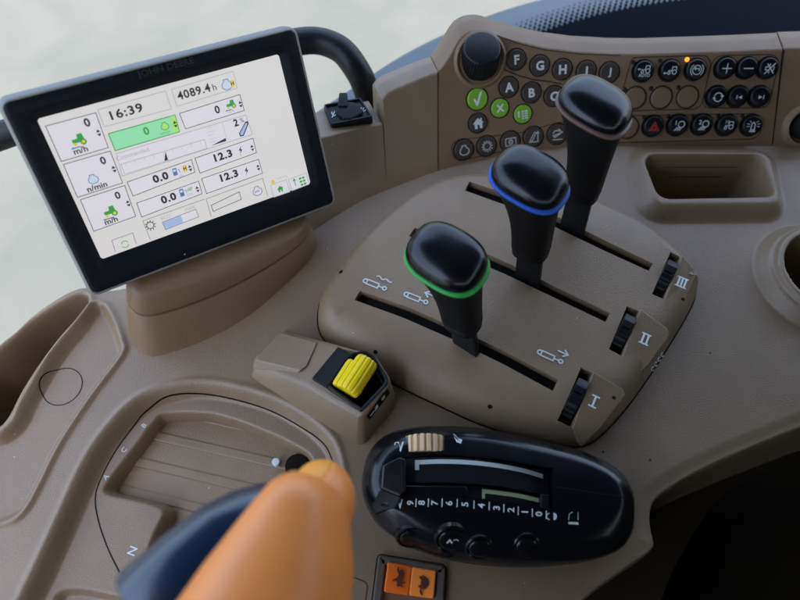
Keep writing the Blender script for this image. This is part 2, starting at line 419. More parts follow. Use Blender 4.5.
def wall_st(u, v):
    s, t = bl[-1]*(u-235)/700, 5.0
    for _ in range(40):
        P = wall(s, t)[0]; q = proj(P); ex, ey = u-q[0], v-q[1]
        if abs(ex)+abs(ey) < .005: break
        qs = proj(wall(s+.02, t)[0]); qt = proj(wall(s, t+.02)[0])
        a, b, c_, d_ = (qs[0]-q[0])/.02, (qt[0]-q[0])/.02, (qs[1]-q[1])/.02, (qt[1]-q[1])/.02
        det = a*d_-b*c_; s += .8*(ex*d_-b*ey)/det; t += .8*(a*ey-c_*ex)/det
        s = min(max(s, 0), bl[-1]); t = min(max(t, -3), 20)
    return s, t
def wall_frame(u, v, lift=0):
    s, t = wall_st(u, v); P, T, D = wall(s, t); f = Frame(P, T, D); return f.at(0, 0, lift) if lift else f
def wall_piece(name, parent, top_px, m, ledge=1.8, round_=.28, t0=-.9, end_caps=True, bot=None):
    """face between the foot line and a traced top edge, rounded over into a ledge running back and down"""
    st = [wall_st(*p) for p in top_px]; st.sort(key=lambda a: a[0])
    sk = np.array([a[0] for a in st]); tk = np.array([a[1] for a in st])
    ns = max(12, int((sk[-1]-sk[0])/.3)); rows = []; sb0, sb1 = (wall_st(*bot[0])[0], wall_st(*bot[1])[0]) if bot else (sk[0], sk[-1])
    for i in range(ns+1):
        s = sk[0]+(sk[-1]-sk[0])*i/ns; t = float(np.interp(s, sk, tk)); P, T, D = wall(s, t); N = T.cross(D); Bk = Vector((-T.y, T.x, 0))
        sb_ = sb0+(sb1-sb0)*i/ns; col = [wall(sb_+(s-sb_)*((t0+(t-round_-t0)*k/10)/(t-round_)), t0+(t-round_-t0)*k/10)[0] for k in range(11)]
        c0 = P-D*round_-N*round_            # rounded crest: from N towards straight up
        a1 = math.acos(max(-1, min(1, N.z)))
        for k in range(1, 6):
            a = a1*k/5; dirn = (N*math.cos(a)+(Vector((0, 0, 1))-N*N.z).normalized()*math.sin(a)); col.append(c0+dirn*round_)
        top = col[-1]
        col += [top+Bk*ledge*.5, top+Bk*ledge*.93-Vector((0, 0, .02)), top+Bk*ledge-Vector((0, 0, .15)), top+Bk*(ledge+.1)-Vector((0, 0, 5)), top+Bk*(ledge+.1)-Vector((0, 0, max(5, top.z+3)))]
        rows.append(col)
    mb = MB(); mb.loft(rows, m, closed=False, cap0=False, cap1=False)
    if end_caps:
        for rw in (rows[0], rows[-1]): mb.poly(rw, m)
    return mb.build(name, parent, angle=50)
wall_piece('side_shelf', console, [(240, 150), (300, 141), (330, 134.5), (382, 123)], 'taupe', ledge=2.6, round_=.22, bot=((240, 275), (387, 191)))
wall_piece('end_block', console, [(382, 98), (387, 91), (395, 87), (415, 78.5), (437.8, 70)], 'taupe', ledge=1.7, round_=.35, bot=((387, 191), (438, 171)))
panel = thing('switch_panel', 'sloping brown switch panel with rows of round lettered and symbol push buttons', 'switch panel')
wall_piece('panel_face', panel, [(438.3, 69.5), (443, 64), (449, 55), (455, 43), (462, 33.5), (470, 29.5), (480, 28), (490, 30), (500, 34.5), (520, 40), (545, 46), (575, 50), (610, 52), (640, 52.5), (700, 50.5), (740, 49), (783, 47)],
           'taupe_panel', ledge=1.75, round_=.3, bot=((438.5, 171), (771.6, 146)))
side_panel = thing('side_control', 'black round knob at the right end of the sloping brown wall', 'knob')
wall_piece('end_trim', console, [(784.5, 46.5), (800, 46), (850, 45), (900, 44)], 'taupe_panel', ledge=1.8, round_=.3, bot=((772.8, 146), (900, 147.5)))
fr = wall_frame(803, 126)
mb = MB(); k_ = 1.0
rings = [[fr.pt(p.x, p.y, h) for p in circ(0, 0, r_, 40)] for r_, h in ((1.75, -.1), (1.6, .12), (1.45, .35), (1.3, .4), (1.2, .3), (1.15, -.1))]
mb.loft(rings, 'taupe_panel', cap0=False, cap1=False); mb.build('knob_collar', side_panel)
mb = MB(); rings = [[fr.pt(p.x, p.y, h) for p in circ(0, 0, r_, 40)] for r_, h in ((1.02, -.05), (1.02, 1.1), (.95, 1.25), (.8, 1.3))]
mb.loft(rings, 'black_rubber'); mb.build('knob_cap', side_panel)
def wall_stroke(name, parent, pix, w, m, closed=False, r=0, lift=.012):
    P = pix
    if r: P = [(p.x, p.y) for p in fillet(pix, r, 6)]
    P = [(p.x, p.y) for p in (Vector(q) for q in P)]
    dense = []
    rng = len(P) if closed else len(P)-1
    for i in range(rng):
        a, b = Vector(P[i]), Vector(P[(i+1) % len(P)]); k = max(1, int((b-a).length/5)); dense += [a.lerp(b, j/k) for j in range(k)]
    if not closed: dense.append(Vector(P[-1]))
    W = []
    for p in dense:
        s, t = wall_st(p.x, p.y); Q, T, D = wall(s, t); W.append((Q, T.cross(D)))
    n = len(W); vs = []; 
    for i in range(n):
        a = W[(i-1) % n if closed else max(i-1, 0)][0]; b = W[(i+1) % n if closed else min(i+1, n-1)][0]
        tn = (b-a).normalized(); side = W[i][1].cross(tn).normalized()*w/2; c = W[i][0]+W[i][1]*lift
        vs += [c-side, c+side]
    fs = [(2*i, 2*i+1, (2*i+3) % (2*n), (2*i+2) % (2*n)) for i in range(n if closed else n-1)]
    mb = MB(); mb.add(vs, fs, m); return mb.build(name, parent, recalc=False)
G1 = [(632, 57.5), (707, 55.5), (711, 63), (702, 104), (696, 109), (622, 111), (618, 106)]
G2 = [(719, 55.5), (774, 54.5), (779, 62), (769, 104), (763, 108), (706, 108), (702, 102), (712, 62)]
G3 = [(612, 116), (756, 113.5), (762, 120), (760, 134), (753, 139), (606, 143)]
for gpt in (G1, G2, G3): wall_stroke('panel_groove', panel, gpt, .07, 'seam_soft', True, 5)
wall_stroke('panel_groove', panel, [(606, 127), (560, 122), (520, 133), (456, 140), (451.5, 146), (452, 155), (458, 161), (500, 152)], .06, 'seam_soft', False, 4)
wall_stroke('panel_groove', panel, [(497, 35.5), (520, 44), (545, 50), (580, 54), (620, 55.5)], .06, 'seam_soft')
wall_stroke('panel_groove', panel, [(500, 68), (520, 76), (535, 80), (545, 81), (562, 84)], .10, 'seam_soft')
wall_stroke('panel_groove', console, [(438.2, 169), (438.1, 120), (438.0, 72)], .07, 'seam')
wall_stroke('panel_groove', console, [(772.2, 144.5), (778.2, 96), (783.9, 50)], .09, 'seam')

# ---- icons, drawn in button units (-1..1)
def rr_pts(cx, cy, w, h): return [(cx-w, cy-h), (cx+w, cy-h), (cx+w, cy+h), (cx-w, cy+h)]
def arc(cx, cy, r, a0, a1, n=10): return [(cx+r*math.cos(R(a0+(a1-a0)*i/n)), cy+r*math.sin(R(a0+(a1-a0)*i/n))) for i in range(n+1)]
def icon(mb, f, kind, r, ink, z):
    def ST(p, w=.12, closed=False): mb.stroke(f, [(a*r, b*r) for a, b in p], w*r, ink, closed=closed, base=z, step=0)
    def FI(p): mb.fill(f, [(a*r, b*r) for a, b in p], ink, base=z)
    def TX(t, x, y, s, b=.02): mb.text(f, t, x*r, y*r, s*r, ink, bold=b, base=z)
    if len(kind) == 1: TX(kind, 0, 0, .92, .035)
    elif kind == 'check': FI([(-.42, .02), (-.28, .12), (-.1, -.2), (.28, .6), (.5, .66), (-.02, -.58), (-.2, -.56)])
    elif kind == 'cross': TX('X', 0, 0, .8, .04)
    elif kind == 'list':
        ST([(-.5, -.3), (-.5, .3)], .14); FI([(-.66, .2), (-.34, .2), (-.5, .42)])
        for y in (.32, .08, -.16, -.40): ST([(-.16, y), (.04, y)], .16); ST([(.14, y), (.5, y)], .16)
    elif kind == 'home': FI([(-.62, -.02), (0, .56), (.26, .32), (.26, .5), (.42, .5), (.42, .16), (.62, -.02), (.42, -.02), (.42, -.55), (.12, -.55), (.12, -.15), (-.12, -.15), (-.12, -.55), (-.42, -.55), (-.42, -.02)])
    elif kind == 'engine': ST([(-.2, .42), (-.2, .26)]+[(-.46, 0), (-.46, -.3), (-.2, -.5), (.2, -.5), (.46, -.3), (.46, 0), (.2, .26), (.2, .42)], .1, True)
    elif kind == 'gear':
        ST(arc(0, 0, .36, 0, 345, 16), .09, True)
        for i in range(12): a = i*PI/6; ST([(.44*math.cos(a), .44*math.sin(a)), (.56*math.cos(a), .56*math.sin(a))], .13)
    elif kind == 'screen': ST(rr_pts(0, 0, .52, .36), .09, True); ST(arc(0, 0, .2, 0, 330, 10), .1, True); FI([(-.05, -.05), (.05, -.05), (.05, .05), (-.05, .05)])
    elif kind == 'implement':
        ST([(-.5, -.46), (.5, -.46)], .09); ST([(-.4, -.32), (.1, .5), (.26, .42), (-.16, -.36)], .08, True); ST([(.42, -.4), (.42, .4)], .1); FI([(.26, .34), (.58, .34), (.42, .62)])
    elif kind == 'tool':
        ST([(-.5, -.5), (.5, -.5)], .09); ST([(-.5, .1), (-.3, .36), (.1, .4), (.45, .2), (-.3, -.28), (-.46, -.1), (.2, .1)], .1); FI([(.05, .26), (.05, .58), (.3, .42)])
    elif kind in ('auto', 'tractor_arrow', 'tractor_ten'):
        o = .14 if kind == 'auto' else 0
        ST(arc(.3, -.1+o, .2, 0, 330, 10), .08, True); ST(arc(-.22, -.2+o, .12, 0, 320, 8), .08, True)
        ST([(-.3, .02+o), (.04, .02+o), (.1, .38+o), (.46, .38+o), (.48, .1+o)], .08)
        if kind == 'auto': TX('AUTO', 0, -.36, .3); ST([(-.6, .2), (-.34, .2)], .08); FI([(-.56, .08), (-.56, .32), (-.72, .2)])
        elif kind == 'tractor_arrow': ST([(-.62, -.2), (-.36, -.2)], .08); FI([(-.58, -.34), (-.58, -.06), (-.76, -.2)])
        else: TX('10', -.1, .38, .3)
    elif kind == 'brake':
        ST(arc(0, 0, .42, 0, 345, 18), .08, True); ST(arc(0, 0, .62, -50, 50, 8), .08); ST(arc(0, 0, .62, 130, 230, 8), .08)
        ST([(-.2, .12), (.2, .12), (.2, -.1)], .09); FI([(-.12, -.06), (-.12, .3), (-.34, .12)])
    elif kind == 'plus': ST([(-.46, 0), (.46, 0)], .09); ST([(0, -.46), (0, .46)], .09)
    elif kind == 'minus': ST([(-.48, 0), (.48, 0)], .1)
    elif kind == 'mute': ST([(-.4, -.14), (-.4, .14), (-.2, .14), (0, .42), (0, -.42), (-.2, -.14)], .08, True); ST([(-.42, -.5), (.5, .5)], .1); ST(arc(.05, 0, .36, -60, 60, 6), .07); ST([(-.3, .45), (.45, -.45)], .09)
    elif kind == 'cycle':
        ST(arc(0, 0, .4, 20, 160, 8), .1); ST(arc(0, 0, .4, 200, 340, 8), .1); FI([(.2, .16), (.56, .16), (.38, -.1)]); FI([(-.2, -.16), (-.56, -.16), (-.38, .1)])
    elif kind == 'prev': ST([(-.26, -.18), (-.26, .18)], .09); FI([(.24, -.18), (.24, .18), (-.12, 0)])
    elif kind == 'next': ST([(.26, -.18), (.26, .18)], .09); FI([(-.24, -.18), (-.24, .18), (.12, 0)])
    elif kind == 'hazard': ST([(-.46, -.34), (.46, -.34), (0, .46)], .08, True); ST([(-.24, -.22), (.24, -.22), (0, .2)], .08, True)
    elif kind in ('lamp1', 'lamp2'):
        TX(kind[-1], -.32, .3, .42); ST(arc(.22, .14, .3, -150, 150, 12), .1); ST([(-.06, .3), (-.08, 0)], .09)
        for i in range(4): ST([(-.14+i*.14, -.12), (-.44+i*.17, -.46)], .08)
    elif kind == 'beacon':
        ST([(-.18, -.36), (-.16, .2), (0, .36), (.16, .2), (.18, -.36)], .1, True); ST([(-.3, -.5), (.3, -.5)], .12)
        for a in (-20, 15, 50, 130, 165, 200): ST([(.38*math.cos(R(a)), .1+.32*math.sin(R(a))), (.68*math.cos(R(a)), .1+.5*math.sin(R(a)))], .06)
def button(u, v, rpx, kind, cap, ink, h=.2, dome=False, label=None):
    f = wall_frame(u, v); r = rpx*depth(f.O)/FPX*1.02
    mb = MB()
    ring = [[f.pt(p.x, p.y, hh) for p in circ(0, 0, q, 36)] for q, hh in ((r*1.10, -.02), (r*1.10, .035), (r*1.02, .035), (r*1.01, -.02))]
    mb.loft(ring, 'seam', cap0=False, cap1=False)
    prof = [(r*.97, -.03), (r*.97, h*.6), (r*.94, h*.85), (r*.88, h*.97), (r*.8, h)]
    if dome: prof = [(r*.99, -.03), (r*.99, h*.55), (r*.95, h*.78), (r*.86, h*.92), (r*.7, h*.99), (r*.5, h)]
    mb.loft([[f.pt(p.x, p.y, hh) for p in circ(0, 0, q, 36)] for q, hh in prof], cap)
    b = mb.build('push_button', panel)
    if label: b['label'] = label
    if kind:
        b['o'] = (0, 0, 0); mb = MB(); icon(mb, f, kind, r, ink, h); mb.build('button_symbol', b, recalc=False)
KB = 'key_brown'
for u, v, k in ((516, 59.5, 'F'), (539.3, 65.5, 'G'), (562, 69.3, 'H'), (586, 71, 'I'), (609, 72.5, 'J'), (508.5, 87, 'A'), (531, 92.5, 'B'), (553.5, 96, 'C')):
    button(u, v, 9.6, k, KB, 'white_ink', label='brown button lettered '+k)
button(477, 99, 10.4, 'check', 'key_green', 'white_ink', label='green tick button')
button(499.5, 108, 9.0, 'cross', 'key_green', 'white_ink', label='green button with white X'); button(522.5, 114, 9.0, 'list', 'key_green', 'white_ink', label='green list button')
button(477.5, 123, 9.2, 'home', KB, 'white_ink', label='brown home button')
for u, v, k in ((463.5, 149.5, 'engine'), (486.3, 145.8, 'gear'), (510, 141.5, 'screen'), (533, 136.8, 'implement'), (557, 134, 'tool')): button(u, v, 9.8, k, KB, 'pale_ink')
for u, v, k in ((642.5, 71, 'auto'), (669, 70.5, 'tractor_arrow'), (694.5, 69.5, 'brake'), (724.3, 68, 'plus'), (745.7, 68, 'minus'), (766.5, 68, 'mute'), (715.5, 96.5, 'cycle'), (736.7, 96.5, 'prev'), (758, 96.5, 'next'),
                (652.3, 126, 'hazard'), (676.7, 125, 'lamp1'), (700.7, 124.5, 'lamp2'), (725.3, 125, 'tractor_ten'), (750.3, 125.2, 'beacon')):
    button(u, v, 10.0, k, 'key_black', 'red_ink' if k == 'hazard' else 'white_ink', h=.45, dome=True)
for u, v in ((635, 97.8), (661, 97.5), (687.3, 97), (627.5, 127.5)): button(u, v, 10.2, None, 'taupe_panel', None, h=.16, label='blank brown cover button')
for u, v, on in ((633, 62, 0), (660, 60.5, 0), (687, 59.5, 1), (624.5, 89.5, 0), (651, 88.5, 0), (678, 87.5, 0), (644, 117, 0), (668, 116, 0), (692.5, 116, 0), (717.5, 115.5, 0), (742, 116, 0)):
    f = wall_frame(u, v); mb = MB(); rings = [[f.pt(p.x, p.y, hh) for p in circ(0, 0, q, 16)] for q, hh in ((.17, -.02), (.17, .04), (.12, .08))]
    mb.loft(rings, 'led_amber' if on else 'led_off'); o = mb.build('indicator_light', panel)
    if on: o['label'] = 'lit orange indicator light'
# big ribbed dial
f0 = wall_frame(480, 58); ax = (f0.N*.55+Vector((0, 0, 1))*.75+Vector((0, .15, 0))).normalized()
f = Frame(f0.O, CR, ax.cross(CR)); 
if f.N.dot(ax) < 0: f = Frame(f0.O, CR, -(ax.cross(CR)))
def ribbed(f, r0, r1, h0, h1, nr, depth_=.05, n_per=6):
    n = nr*n_per; out = []
    for r_, hh in ((r0, h0), (r0, h0+.05), (r1, h1)):
        out.append([f.pt((r_-depth_*(.5+.5*math.cos(2*PI*i/n_per)))*math.cos(2*PI*i/n), (r_-depth_*(.5+.5*math.cos(2*PI*i/n_per)))*math.sin(2*PI*i/n), hh) for i in range(n)])
    return out, n
mb = MB(); rg, n = ribbed(f, 1.50, 1.38, -.7, 1.15, 40)
for r_, hh in ((1.30, 1.25), (1.22, 1.28)): rg.append([f.pt(p.x, p.y, hh) for p in circ(0, 0, r_, n)])
mb.loft(rg, 'black_satin'); dial = mb.build('rotary_dial', panel, angle=60)
mb = MB(); mb.loft([[f0.pt(p.x, p.y, hh) for p in circ(0, -.15, r_, 48)] for r_, hh in ((2.15, -.1), (2.0, .1), (1.85, .2), (1.7, .12), (1.62, -.1))], 'taupe_panel', cap0=False, cap1=False); mb.build('dial_collar', panel)

# ================================================================== LEVER PLINTH
plinth = thing('lever_plinth', 'raised taupe plinth with three lever slots and roman numerals I, II and III', 'lever plinth')
def off_ring(P, d, zz): return [V3(p, zz) for p in inset(P, d)]
mb = MB(); PT = 2.25
prof = [(0, -4), (0, .12), (.06, .45), (.22, .9), (.5, 1.4), (.85, 1.78), (1.25, 2.05), (1.65, 2.18), (2.0, PT)]
# a gentle front, a crisp back: scale the inset by how much the edge faces the operator
def plinth_ring(d, zz):
    Q = inset(plinth_o, 1.0); out = []
    for p, q_ in zip(plinth_o, Q):
        n_ = (p-q_); w = .55+.75*max(0, -n_.y) ; out.append(V3(p-n_*d*w, zz))
    return out
mb.loft([plinth_ring(d_, zz) for d_, zz in prof], 'taupe_plinth')
cover = mb.build('plinth_cover', plinth, angle=35)
plinth_bvh = mb.bvh()
def cutter(pix, z0, z1, zt=PT):
    c_ = MB(); P = tr(pix, zt); c_.loft([[V3(p, z0) for p in P], [V3(p, z1) for p in P]], 'seam'); return c_.build('cut', None, smooth=False)
slots = [[(354.6, 300), (357.5, 294.5), (360.5, 290.8), (410, 308), (460, 330), (510, 354), (558, 379.5), (556, 385), (553, 391), (505, 365), (452, 339), (404, 318)],
         [(409, 236), (412, 231.5), (415, 227.5), (460, 242), (510, 264), (560, 289), (610, 313), (608, 318), (605.6, 322), (555, 298), (505, 274), (455, 253)],
         [(465, 190.5), (467, 186), (469.5, 181.5), (510, 195), (560, 218), (610, 243), (653, 263.5), (651, 267), (649, 271), (605, 251), (555, 227), (508, 206)]]
wslots = [[(581, 367.5), (592, 373), (573.5, 424), (559, 418.5)], [(627, 306), (638.5, 311), (621.5, 356), (609, 349)], [(670.5, 252), (680, 256.5), (663.5, 299), (652, 294)]]
boolean_cut(cover, [cutter(s_, -3.7, 4) for s_ in slots+wslots])
mb = MB(); mb.poly([V3(p, -3.6) for p in inset(plinth_o, .3)], 'cab_dark'); mb.build('slot_floor', plinth)
mb = MB(); mb.loft([[V3(p, -.3) for p in inset(plinth_o, -.09)], [V3(p, .07) for p in inset(plinth_o, -.09)], [V3(p, .07) for p in inset(plinth_o, .1)]], 'seam', cap0=False, cap1=False); mb.build('shadow_gap', plinth)  # dark ring paints the shadow gap round the plinth foot
for s_ in slots:
    mb = MB(); P = inset([Vector(p) for p in tr(s_, PT)], -.08); mb.poly([V3(p, PT-.62) for p in P], 'black_rubber'); mb.build('slot_shade_seal', plinth, recalc=False)  # black seal sheet, also stands in for shade inside the slot
# gate notches and guards
def guard(pix, h0, h1):
    m_ = MB(); P = [onz(u, v, PT).xy for u, v in pix]
    m_.loft([[V3(p, .6) for p in P], [V3(p, h) for p, h in zip(P, h1)]], 'taupe_plinth'); return m_.build('wheel_guard', plinth, bevel=.12, seg=3, angle=30)
guard([(592, 372.5), (622, 390), (626, 395.5), (603, 427), (588, 441), (574, 425)], 0, (2.55, 2.5, 2.3, 1.5, 1.0, 2.2))
guard([(639, 310.5), (667, 330), (670, 336), (652, 362), (640, 374), (622, 357)], 0, (2.55, 2.5, 2.3, 1.7, 1.5, 2.3))
guard([(680.5, 256), (694, 268), (697, 276), (689, 298), (682, 311), (664, 300)], 0, (2.5, 2.3, 2.1, 1.7, 1.6, 2.3))
def guard_z(): pass
# numerals and dots
def slot_frame(u, v, zt, a): p = onz(u, v, zt); return Frame(p, (math.cos(a), math.sin(a), 0), (-math.sin(a), math.cos(a), 0))
for t_, u, v in (('I', 594, 401.5), ('II', 645, 339), ('III', 681.7, 282.5)):
    f = slot_frame(u, v, 2.52, R(-28)); mb = MB(); hgt = .72; w = {'I': .3, 'II': .42, 'III': .56}[t_]
    f = f.rot(R(0))
    mb.stroke(f, [(-w/2-.1, hgt/2), (w/2+.1, hgt/2)], .1, 'white_ink', step=0); mb.stroke(f, [(-w/2-.1, -hgt/2), (w/2+.1, -hgt/2)], .1, 'white_ink', step=0)
    n = len(t_)
    for i in range(n): x = 0 if n == 1 else -w/2+w*i/(n-1)+(.06 if i == 0 else (-.06 if i == n-1 else 0)); mb.stroke(f, [(x, -hgt/2), (x, hgt/2)], .12, 'white_ink', step=0)
    mb.build('roman_numeral', plinth, recalc=False)
for u, v, zz in ((613.7, 398, 2.4), (682.6, 299.5, 2.1)):
    p = onz(u, v, zz); mb = MB(); mb.disc(HZ.at(p.x, p.y, p.z), .12, 'seam', .05, 14); mb.build('pin_hole', plinth, recalc=False)
for u, v in ((341, 272), (375.5, 352), (490, 406.5)):
    P = None
    d_ = ray(u, v).normalized(); hit = plinth_bvh.ray_cast(CC, d_)
    if hit[0]:
        nrm = hit[1] if hit[1].dot(d_) < 0 else -hit[1]; X = nrm.cross(Vector((0, 0, 1))).normalized(); f = Frame(hit[0]+nrm*.02, X, nrm.cross(X)); mb = MB(); mb.disc(f, .15, 'seam', 0, 14); mb.build('screw_hole', plinth, recalc=False)
# thumb wheels
for k, (u, v, u2, v2) in enumerate(((583, 378, 572, 402), (630, 318, 620, 340), (676, 259, 664, 285))):
    A = onz(u, v, PT).xy; B = onz(u2, v2, PT).xy; dirn = (A-B).normalized(); wd = Vector((dirn.y, -dirn.x)); sl = [onz(p[0], p[1], PT).xy for p in wslots[k]]
    cen = sum(sl, Vector((0, 0)))/4; mb = MB(); Rw = 1.45; ring0 = []; ring1 = []; n = 64
    hw = .36
    for i in range(n):
        a = 2*PI*i/n; rad = Rw-.05*(1 if (i//2) % 2 else 0)
        if R(55) < a < R(83): rad = Rw+.38
        pz = PT-1.15+rad*math.sin(a); pc = cen+dirn*rad*math.cos(a)
        ring0.append(V3(pc-wd*hw, pz)); ring1.append(V3(pc+wd*hw, pz))
    mb.loft([ring0, ring1], 'black_satin'); w = mb.build('thumb_wheel', plinth, bevel=.04, seg=2, angle=25); w['label'] = 'black thumb wheel beside numeral '+('I', 'II', 'III')[k]
# printed hydraulic symbols
def cyl_icon(u, v, ang, arrow):
    p = onz(u, v, PT); mb = MB(); mb.base_z = 0; f = Frame((p.x, p.y, 0), (math.cos(ang), math.sin(ang), 0), (-math.sin(ang), math.cos(ang), 0)); W = .10; k = 'white_ink'
    mb.stroke(f, rr_pts(-.1, 0, .42, .17), W, k, closed=True, step=0); mb.stroke(f, arc(-.63, 0, .15, 50, 310, 8), W, k, step=0)
    mb.stroke(f, [(.34, 0), (.62, 0)], W, k, step=0); mb.stroke(f, arc(.78, 0, .13, 0, 330, 10), W, k, closed=True, step=0)
    if arrow == 'wave': mb.stroke(f, catmull([(-.1, .62), (.1, .7), (.35, .55), (.6, .68), (.85, .58), (1.05, .62)], 4, False), W, k, step=0)
    else:
        s_ = 1 if arrow == 'out' else -1; x0 = {'out': .35, 'in': 1.18}[arrow]; yo = .62
        mb.stroke(f, [(x0, yo), (x0+.65*s_, yo)], W, k, step=0); mb.stroke(f, [(x0+.4*s_, yo+.25), (x0+.7*s_, yo), (x0+.4*s_, yo-.25)], W*1.1, k, step=0)
    mb.drape(plinth_bvh, .015); mb.build('cylinder_symbol', plinth, recalc=False)
AI = R(-24)
cyl_icon(374, 284.5, AI, 'wave'); cyl_icon(415, 298, AI, 'in'); cyl_icon(549, 356.5, AI-.05, 'out')
# little white icons on the rim between II and I
mb = MB(); p0 = onz(647, 376, 1.3); p1 = onz(663, 352, 1.3); f = Frame((p0+p1)/2+Vector((0, 0, .35)), p1-p0, Vector((-.5, .4, .5)))
for i in range(4): mb.stroke(f, arc(-.6+i*.42, 0, .13, 0, 300, 6), .05, 'white_ink', step=0)
mb.build('rim_symbol', plinth, recalc=False)

# ================================================================== CONTROL LEVERS
def sup(a, b, e, n=48, ang=0):
    out = []
    for i in range(n):
        t = 2*PI*i/n; c, s_ = math.cos(t), math.sin(t); x = a*math.copysign(abs(c)**(2/e), c); y = b*math.copysign(abs(s_)**(2/e), s_)
        out.append((x*math.cos(ang)-y*math.sin(ang), x*math.sin(ang)+y*math.cos(ang)))
    return out
def make_lever(name, base_px, head_px, zh, ringm, label, sc=1.0, yaw=R(-36), tilt=(0, 0), grip_z=(.2, .85)):
    B = onz(*base_px, PT); Tt = onz(*head_px, zh)
    th = thing('control_lever', label, 'lever', (B.x, B.y, PT), group='three hydraulic control levers')
    A = (Tt-B); L = A.length; A.normalize()
    X = Vector((math.cos(yaw), math.sin(yaw), 0)); X = (X-A*X.dot(A)).normalized(); Y = A.cross(X)
    def ring(h, a, b, e, cx=0, cy=0, n=48, tx=0, ty=0):
        return [B+A*(h+x*tx+y*ty)+X*(x+cx)+Y*(y+cy) for x, y in sup(a, b, e, n)]
    mb = MB(); mb.loft([ring(-3.2, .92, .24, 8), ring(L*.36, .86, .24, 8)], 'black_satin'); mb.build('lever_shaft', th, bevel=.04, angle=30)
    # grip: collar, body, flare
    cx, cy = .32*sc, .0
    g0 = L*.255; mb = MB(); rg = []
    rg += [ring(g0, 1.0, .8, 3), ring(g0+.05, 1.12, .92, 3), ring(g0+.28, 1.14, .94, 3), ring(g0+.31, 1.09, .9, 3), ring(g0+.36, 1.09, .9, 3), ring(g0+.40, 1.16, .97, 3), ring(g0+.55, 1.18, .99, 3), ring(g0+.58, 1.13, .95, 3), ring(g0+.64, 1.13, .95, 3), ring(g0+.68, 1.2, 1.0, 3)]
    hd = L-1.35
    for k in range(1, 11):
        t = k/10; e_ = t**2.6
        rg.append(ring(g0+.68+(hd-.15-g0-.68)*t, 1.2+.16*t+(2.05*sc-1.36)*e_, 1.0+.14*t+(1.72*sc-1.14)*e_, 3-.3*t, cx=-cx*1.6*e_, cy=cy*e_, tx=-.20*e_, ty=.10*e_))
    mb.loft(rg, 'black_rubber'); grip = mb.build('grip', th, angle=50)
    def hring(h, k, e=2.7, dx=0, dy=0): return ring(h, 2.22*sc*k, 1.74*sc*k, e, cx=-cx*1.6+dx, cy=cy+dy, tx=-.25, ty=.10, n=64)
    mb = MB(); mb.loft([hring(hd-.2, .985), hring(hd-.16, 1.03), hring(hd-.08, 1.06), hring(hd+.02, 1.06), hring(hd+.1, 1.03), hring(hd+.12, .985)], ringm, cap0=True, cap1=True); o = mb.build('colour_ring', th, angle=60)
    mb = MB(); rg = [hring(hd+.08, .97), hring(hd+.16, .985)]
    for k in range(1, 19):
        a = k/18*PI/2*.975; rg.append(hring(hd+.2+1.15*sc*math.sin(a)**.85, 1.0*(math.cos(a)**.72), 2.7, dx=.22*math.sin(a), dy=.14*math.sin(a)))
    mb.loft(rg, 'black_gloss'); mb.build('knob_cap', th, angle=80)
    return th
make_lever('a', (466, 347), (452, 247), 11.0, 'ring_green', 'nearest black control lever with a bright green ring round its head')
make_lever('b', (528, 278), (539, 166), 11.3, 'ring_blue', 'middle black control lever with a blue ring round its head')
make_lever('c', (573, 226), (607, 92), 12.0, 'ring_brown', 'farthest black control lever with a brown ring round its head')

# ================================================================== DISPLAY MONITOR
def quad_frame(q, W):
    A = []; src = [(0, 1), (1, 1), (1, 0), (0, 0)]
    for (x, y), (u, v) in zip(src, [(a-400, 300-b) for a, b in q]): A += [[x, y, 1, 0, 0, 0, -u*x, -u*y, -u], [0, 0, 0, x, y, 1, -v*x, -v*y, -v]]
    Hm = np.linalg.svd(np.array(A, float))[2][-1].reshape(3, 3); M = np.diag([1/FPX, 1/FPX, 1])@Hm
    if M[2, 2] < 0: M = -M
    s_ = W/np.linalg.norm(M[:, 0]); w = lambda c: CR*c[0]+CU*c[1]+CF*c[2]
    X = w(M[:, 0]*s_); Y = w(M[:, 1]*s_); O = CC+w(M[:, 2]*s_); return Frame(O, X, Y), X.length, Y.length
MF, MW, MH = quad_frame([(-1, 100.7), (298.5, 25), (337, 204), (92, 298)], 16.8)
print('monitor', MW, MH, MF.O, 'facing', MF.N)
mon = thing('display_monitor', 'tilted touchscreen monitor in a dark housing, screen lit and showing 16:39', 'monitor', tuple(MF.pt(MW/2, 0, -1)))
def rrect(x0, y0, x1, y1, r, n=6):
    out = []
    for cx, cy, a in ((x1-r, y1-r, 0), (x0+r, y1-r, 90), (x0+r, y0+r, 180), (x1-r, y0+r, 270)):
        out += [Vector((cx+r*math.cos(R(a+90*k/n)), cy+r*math.sin(R(a+90*k/n)))) for k in range(n+1)]
    return out
SC = [MF.px(*p) for p in ((38, 121.5), (281, 54.5), (310, 183.5), (104, 260.5))]
sx0 = (SC[0][0]+SC[3][0])/2; sx1 = (SC[1][0]+SC[2][0])/2; sy1 = (SC[0][1]+SC[1][1])/2; sy0 = (SC[2][1]+SC[3][1])/2
print('screen', sx0, sx1, sy0, sy1, SC)
o_ = rrect(0, 0, MW, MH, .55); i_ = rrect(sx0, sy0, sx1, sy1, .18)
mb = MB()
def R3(P, h): return [MF.pt(p.x, p.y, h) for p in P]
mb.loft([R3(inset(o_, .16), -.06), R3(inset(o_, .20), 0), R3(inset(o_, .32), .05), R3(inset(i_, -.62), .05), R3(inset(i_, -.52), 0), R3(inset(i_, -.12), -.24), R3(inset(i_, -.05), -.30), R3(inset(i_, .15), -.3)], 'bezel', cap0=False, cap1=False)
mb.build('bezel', mon, angle=35)
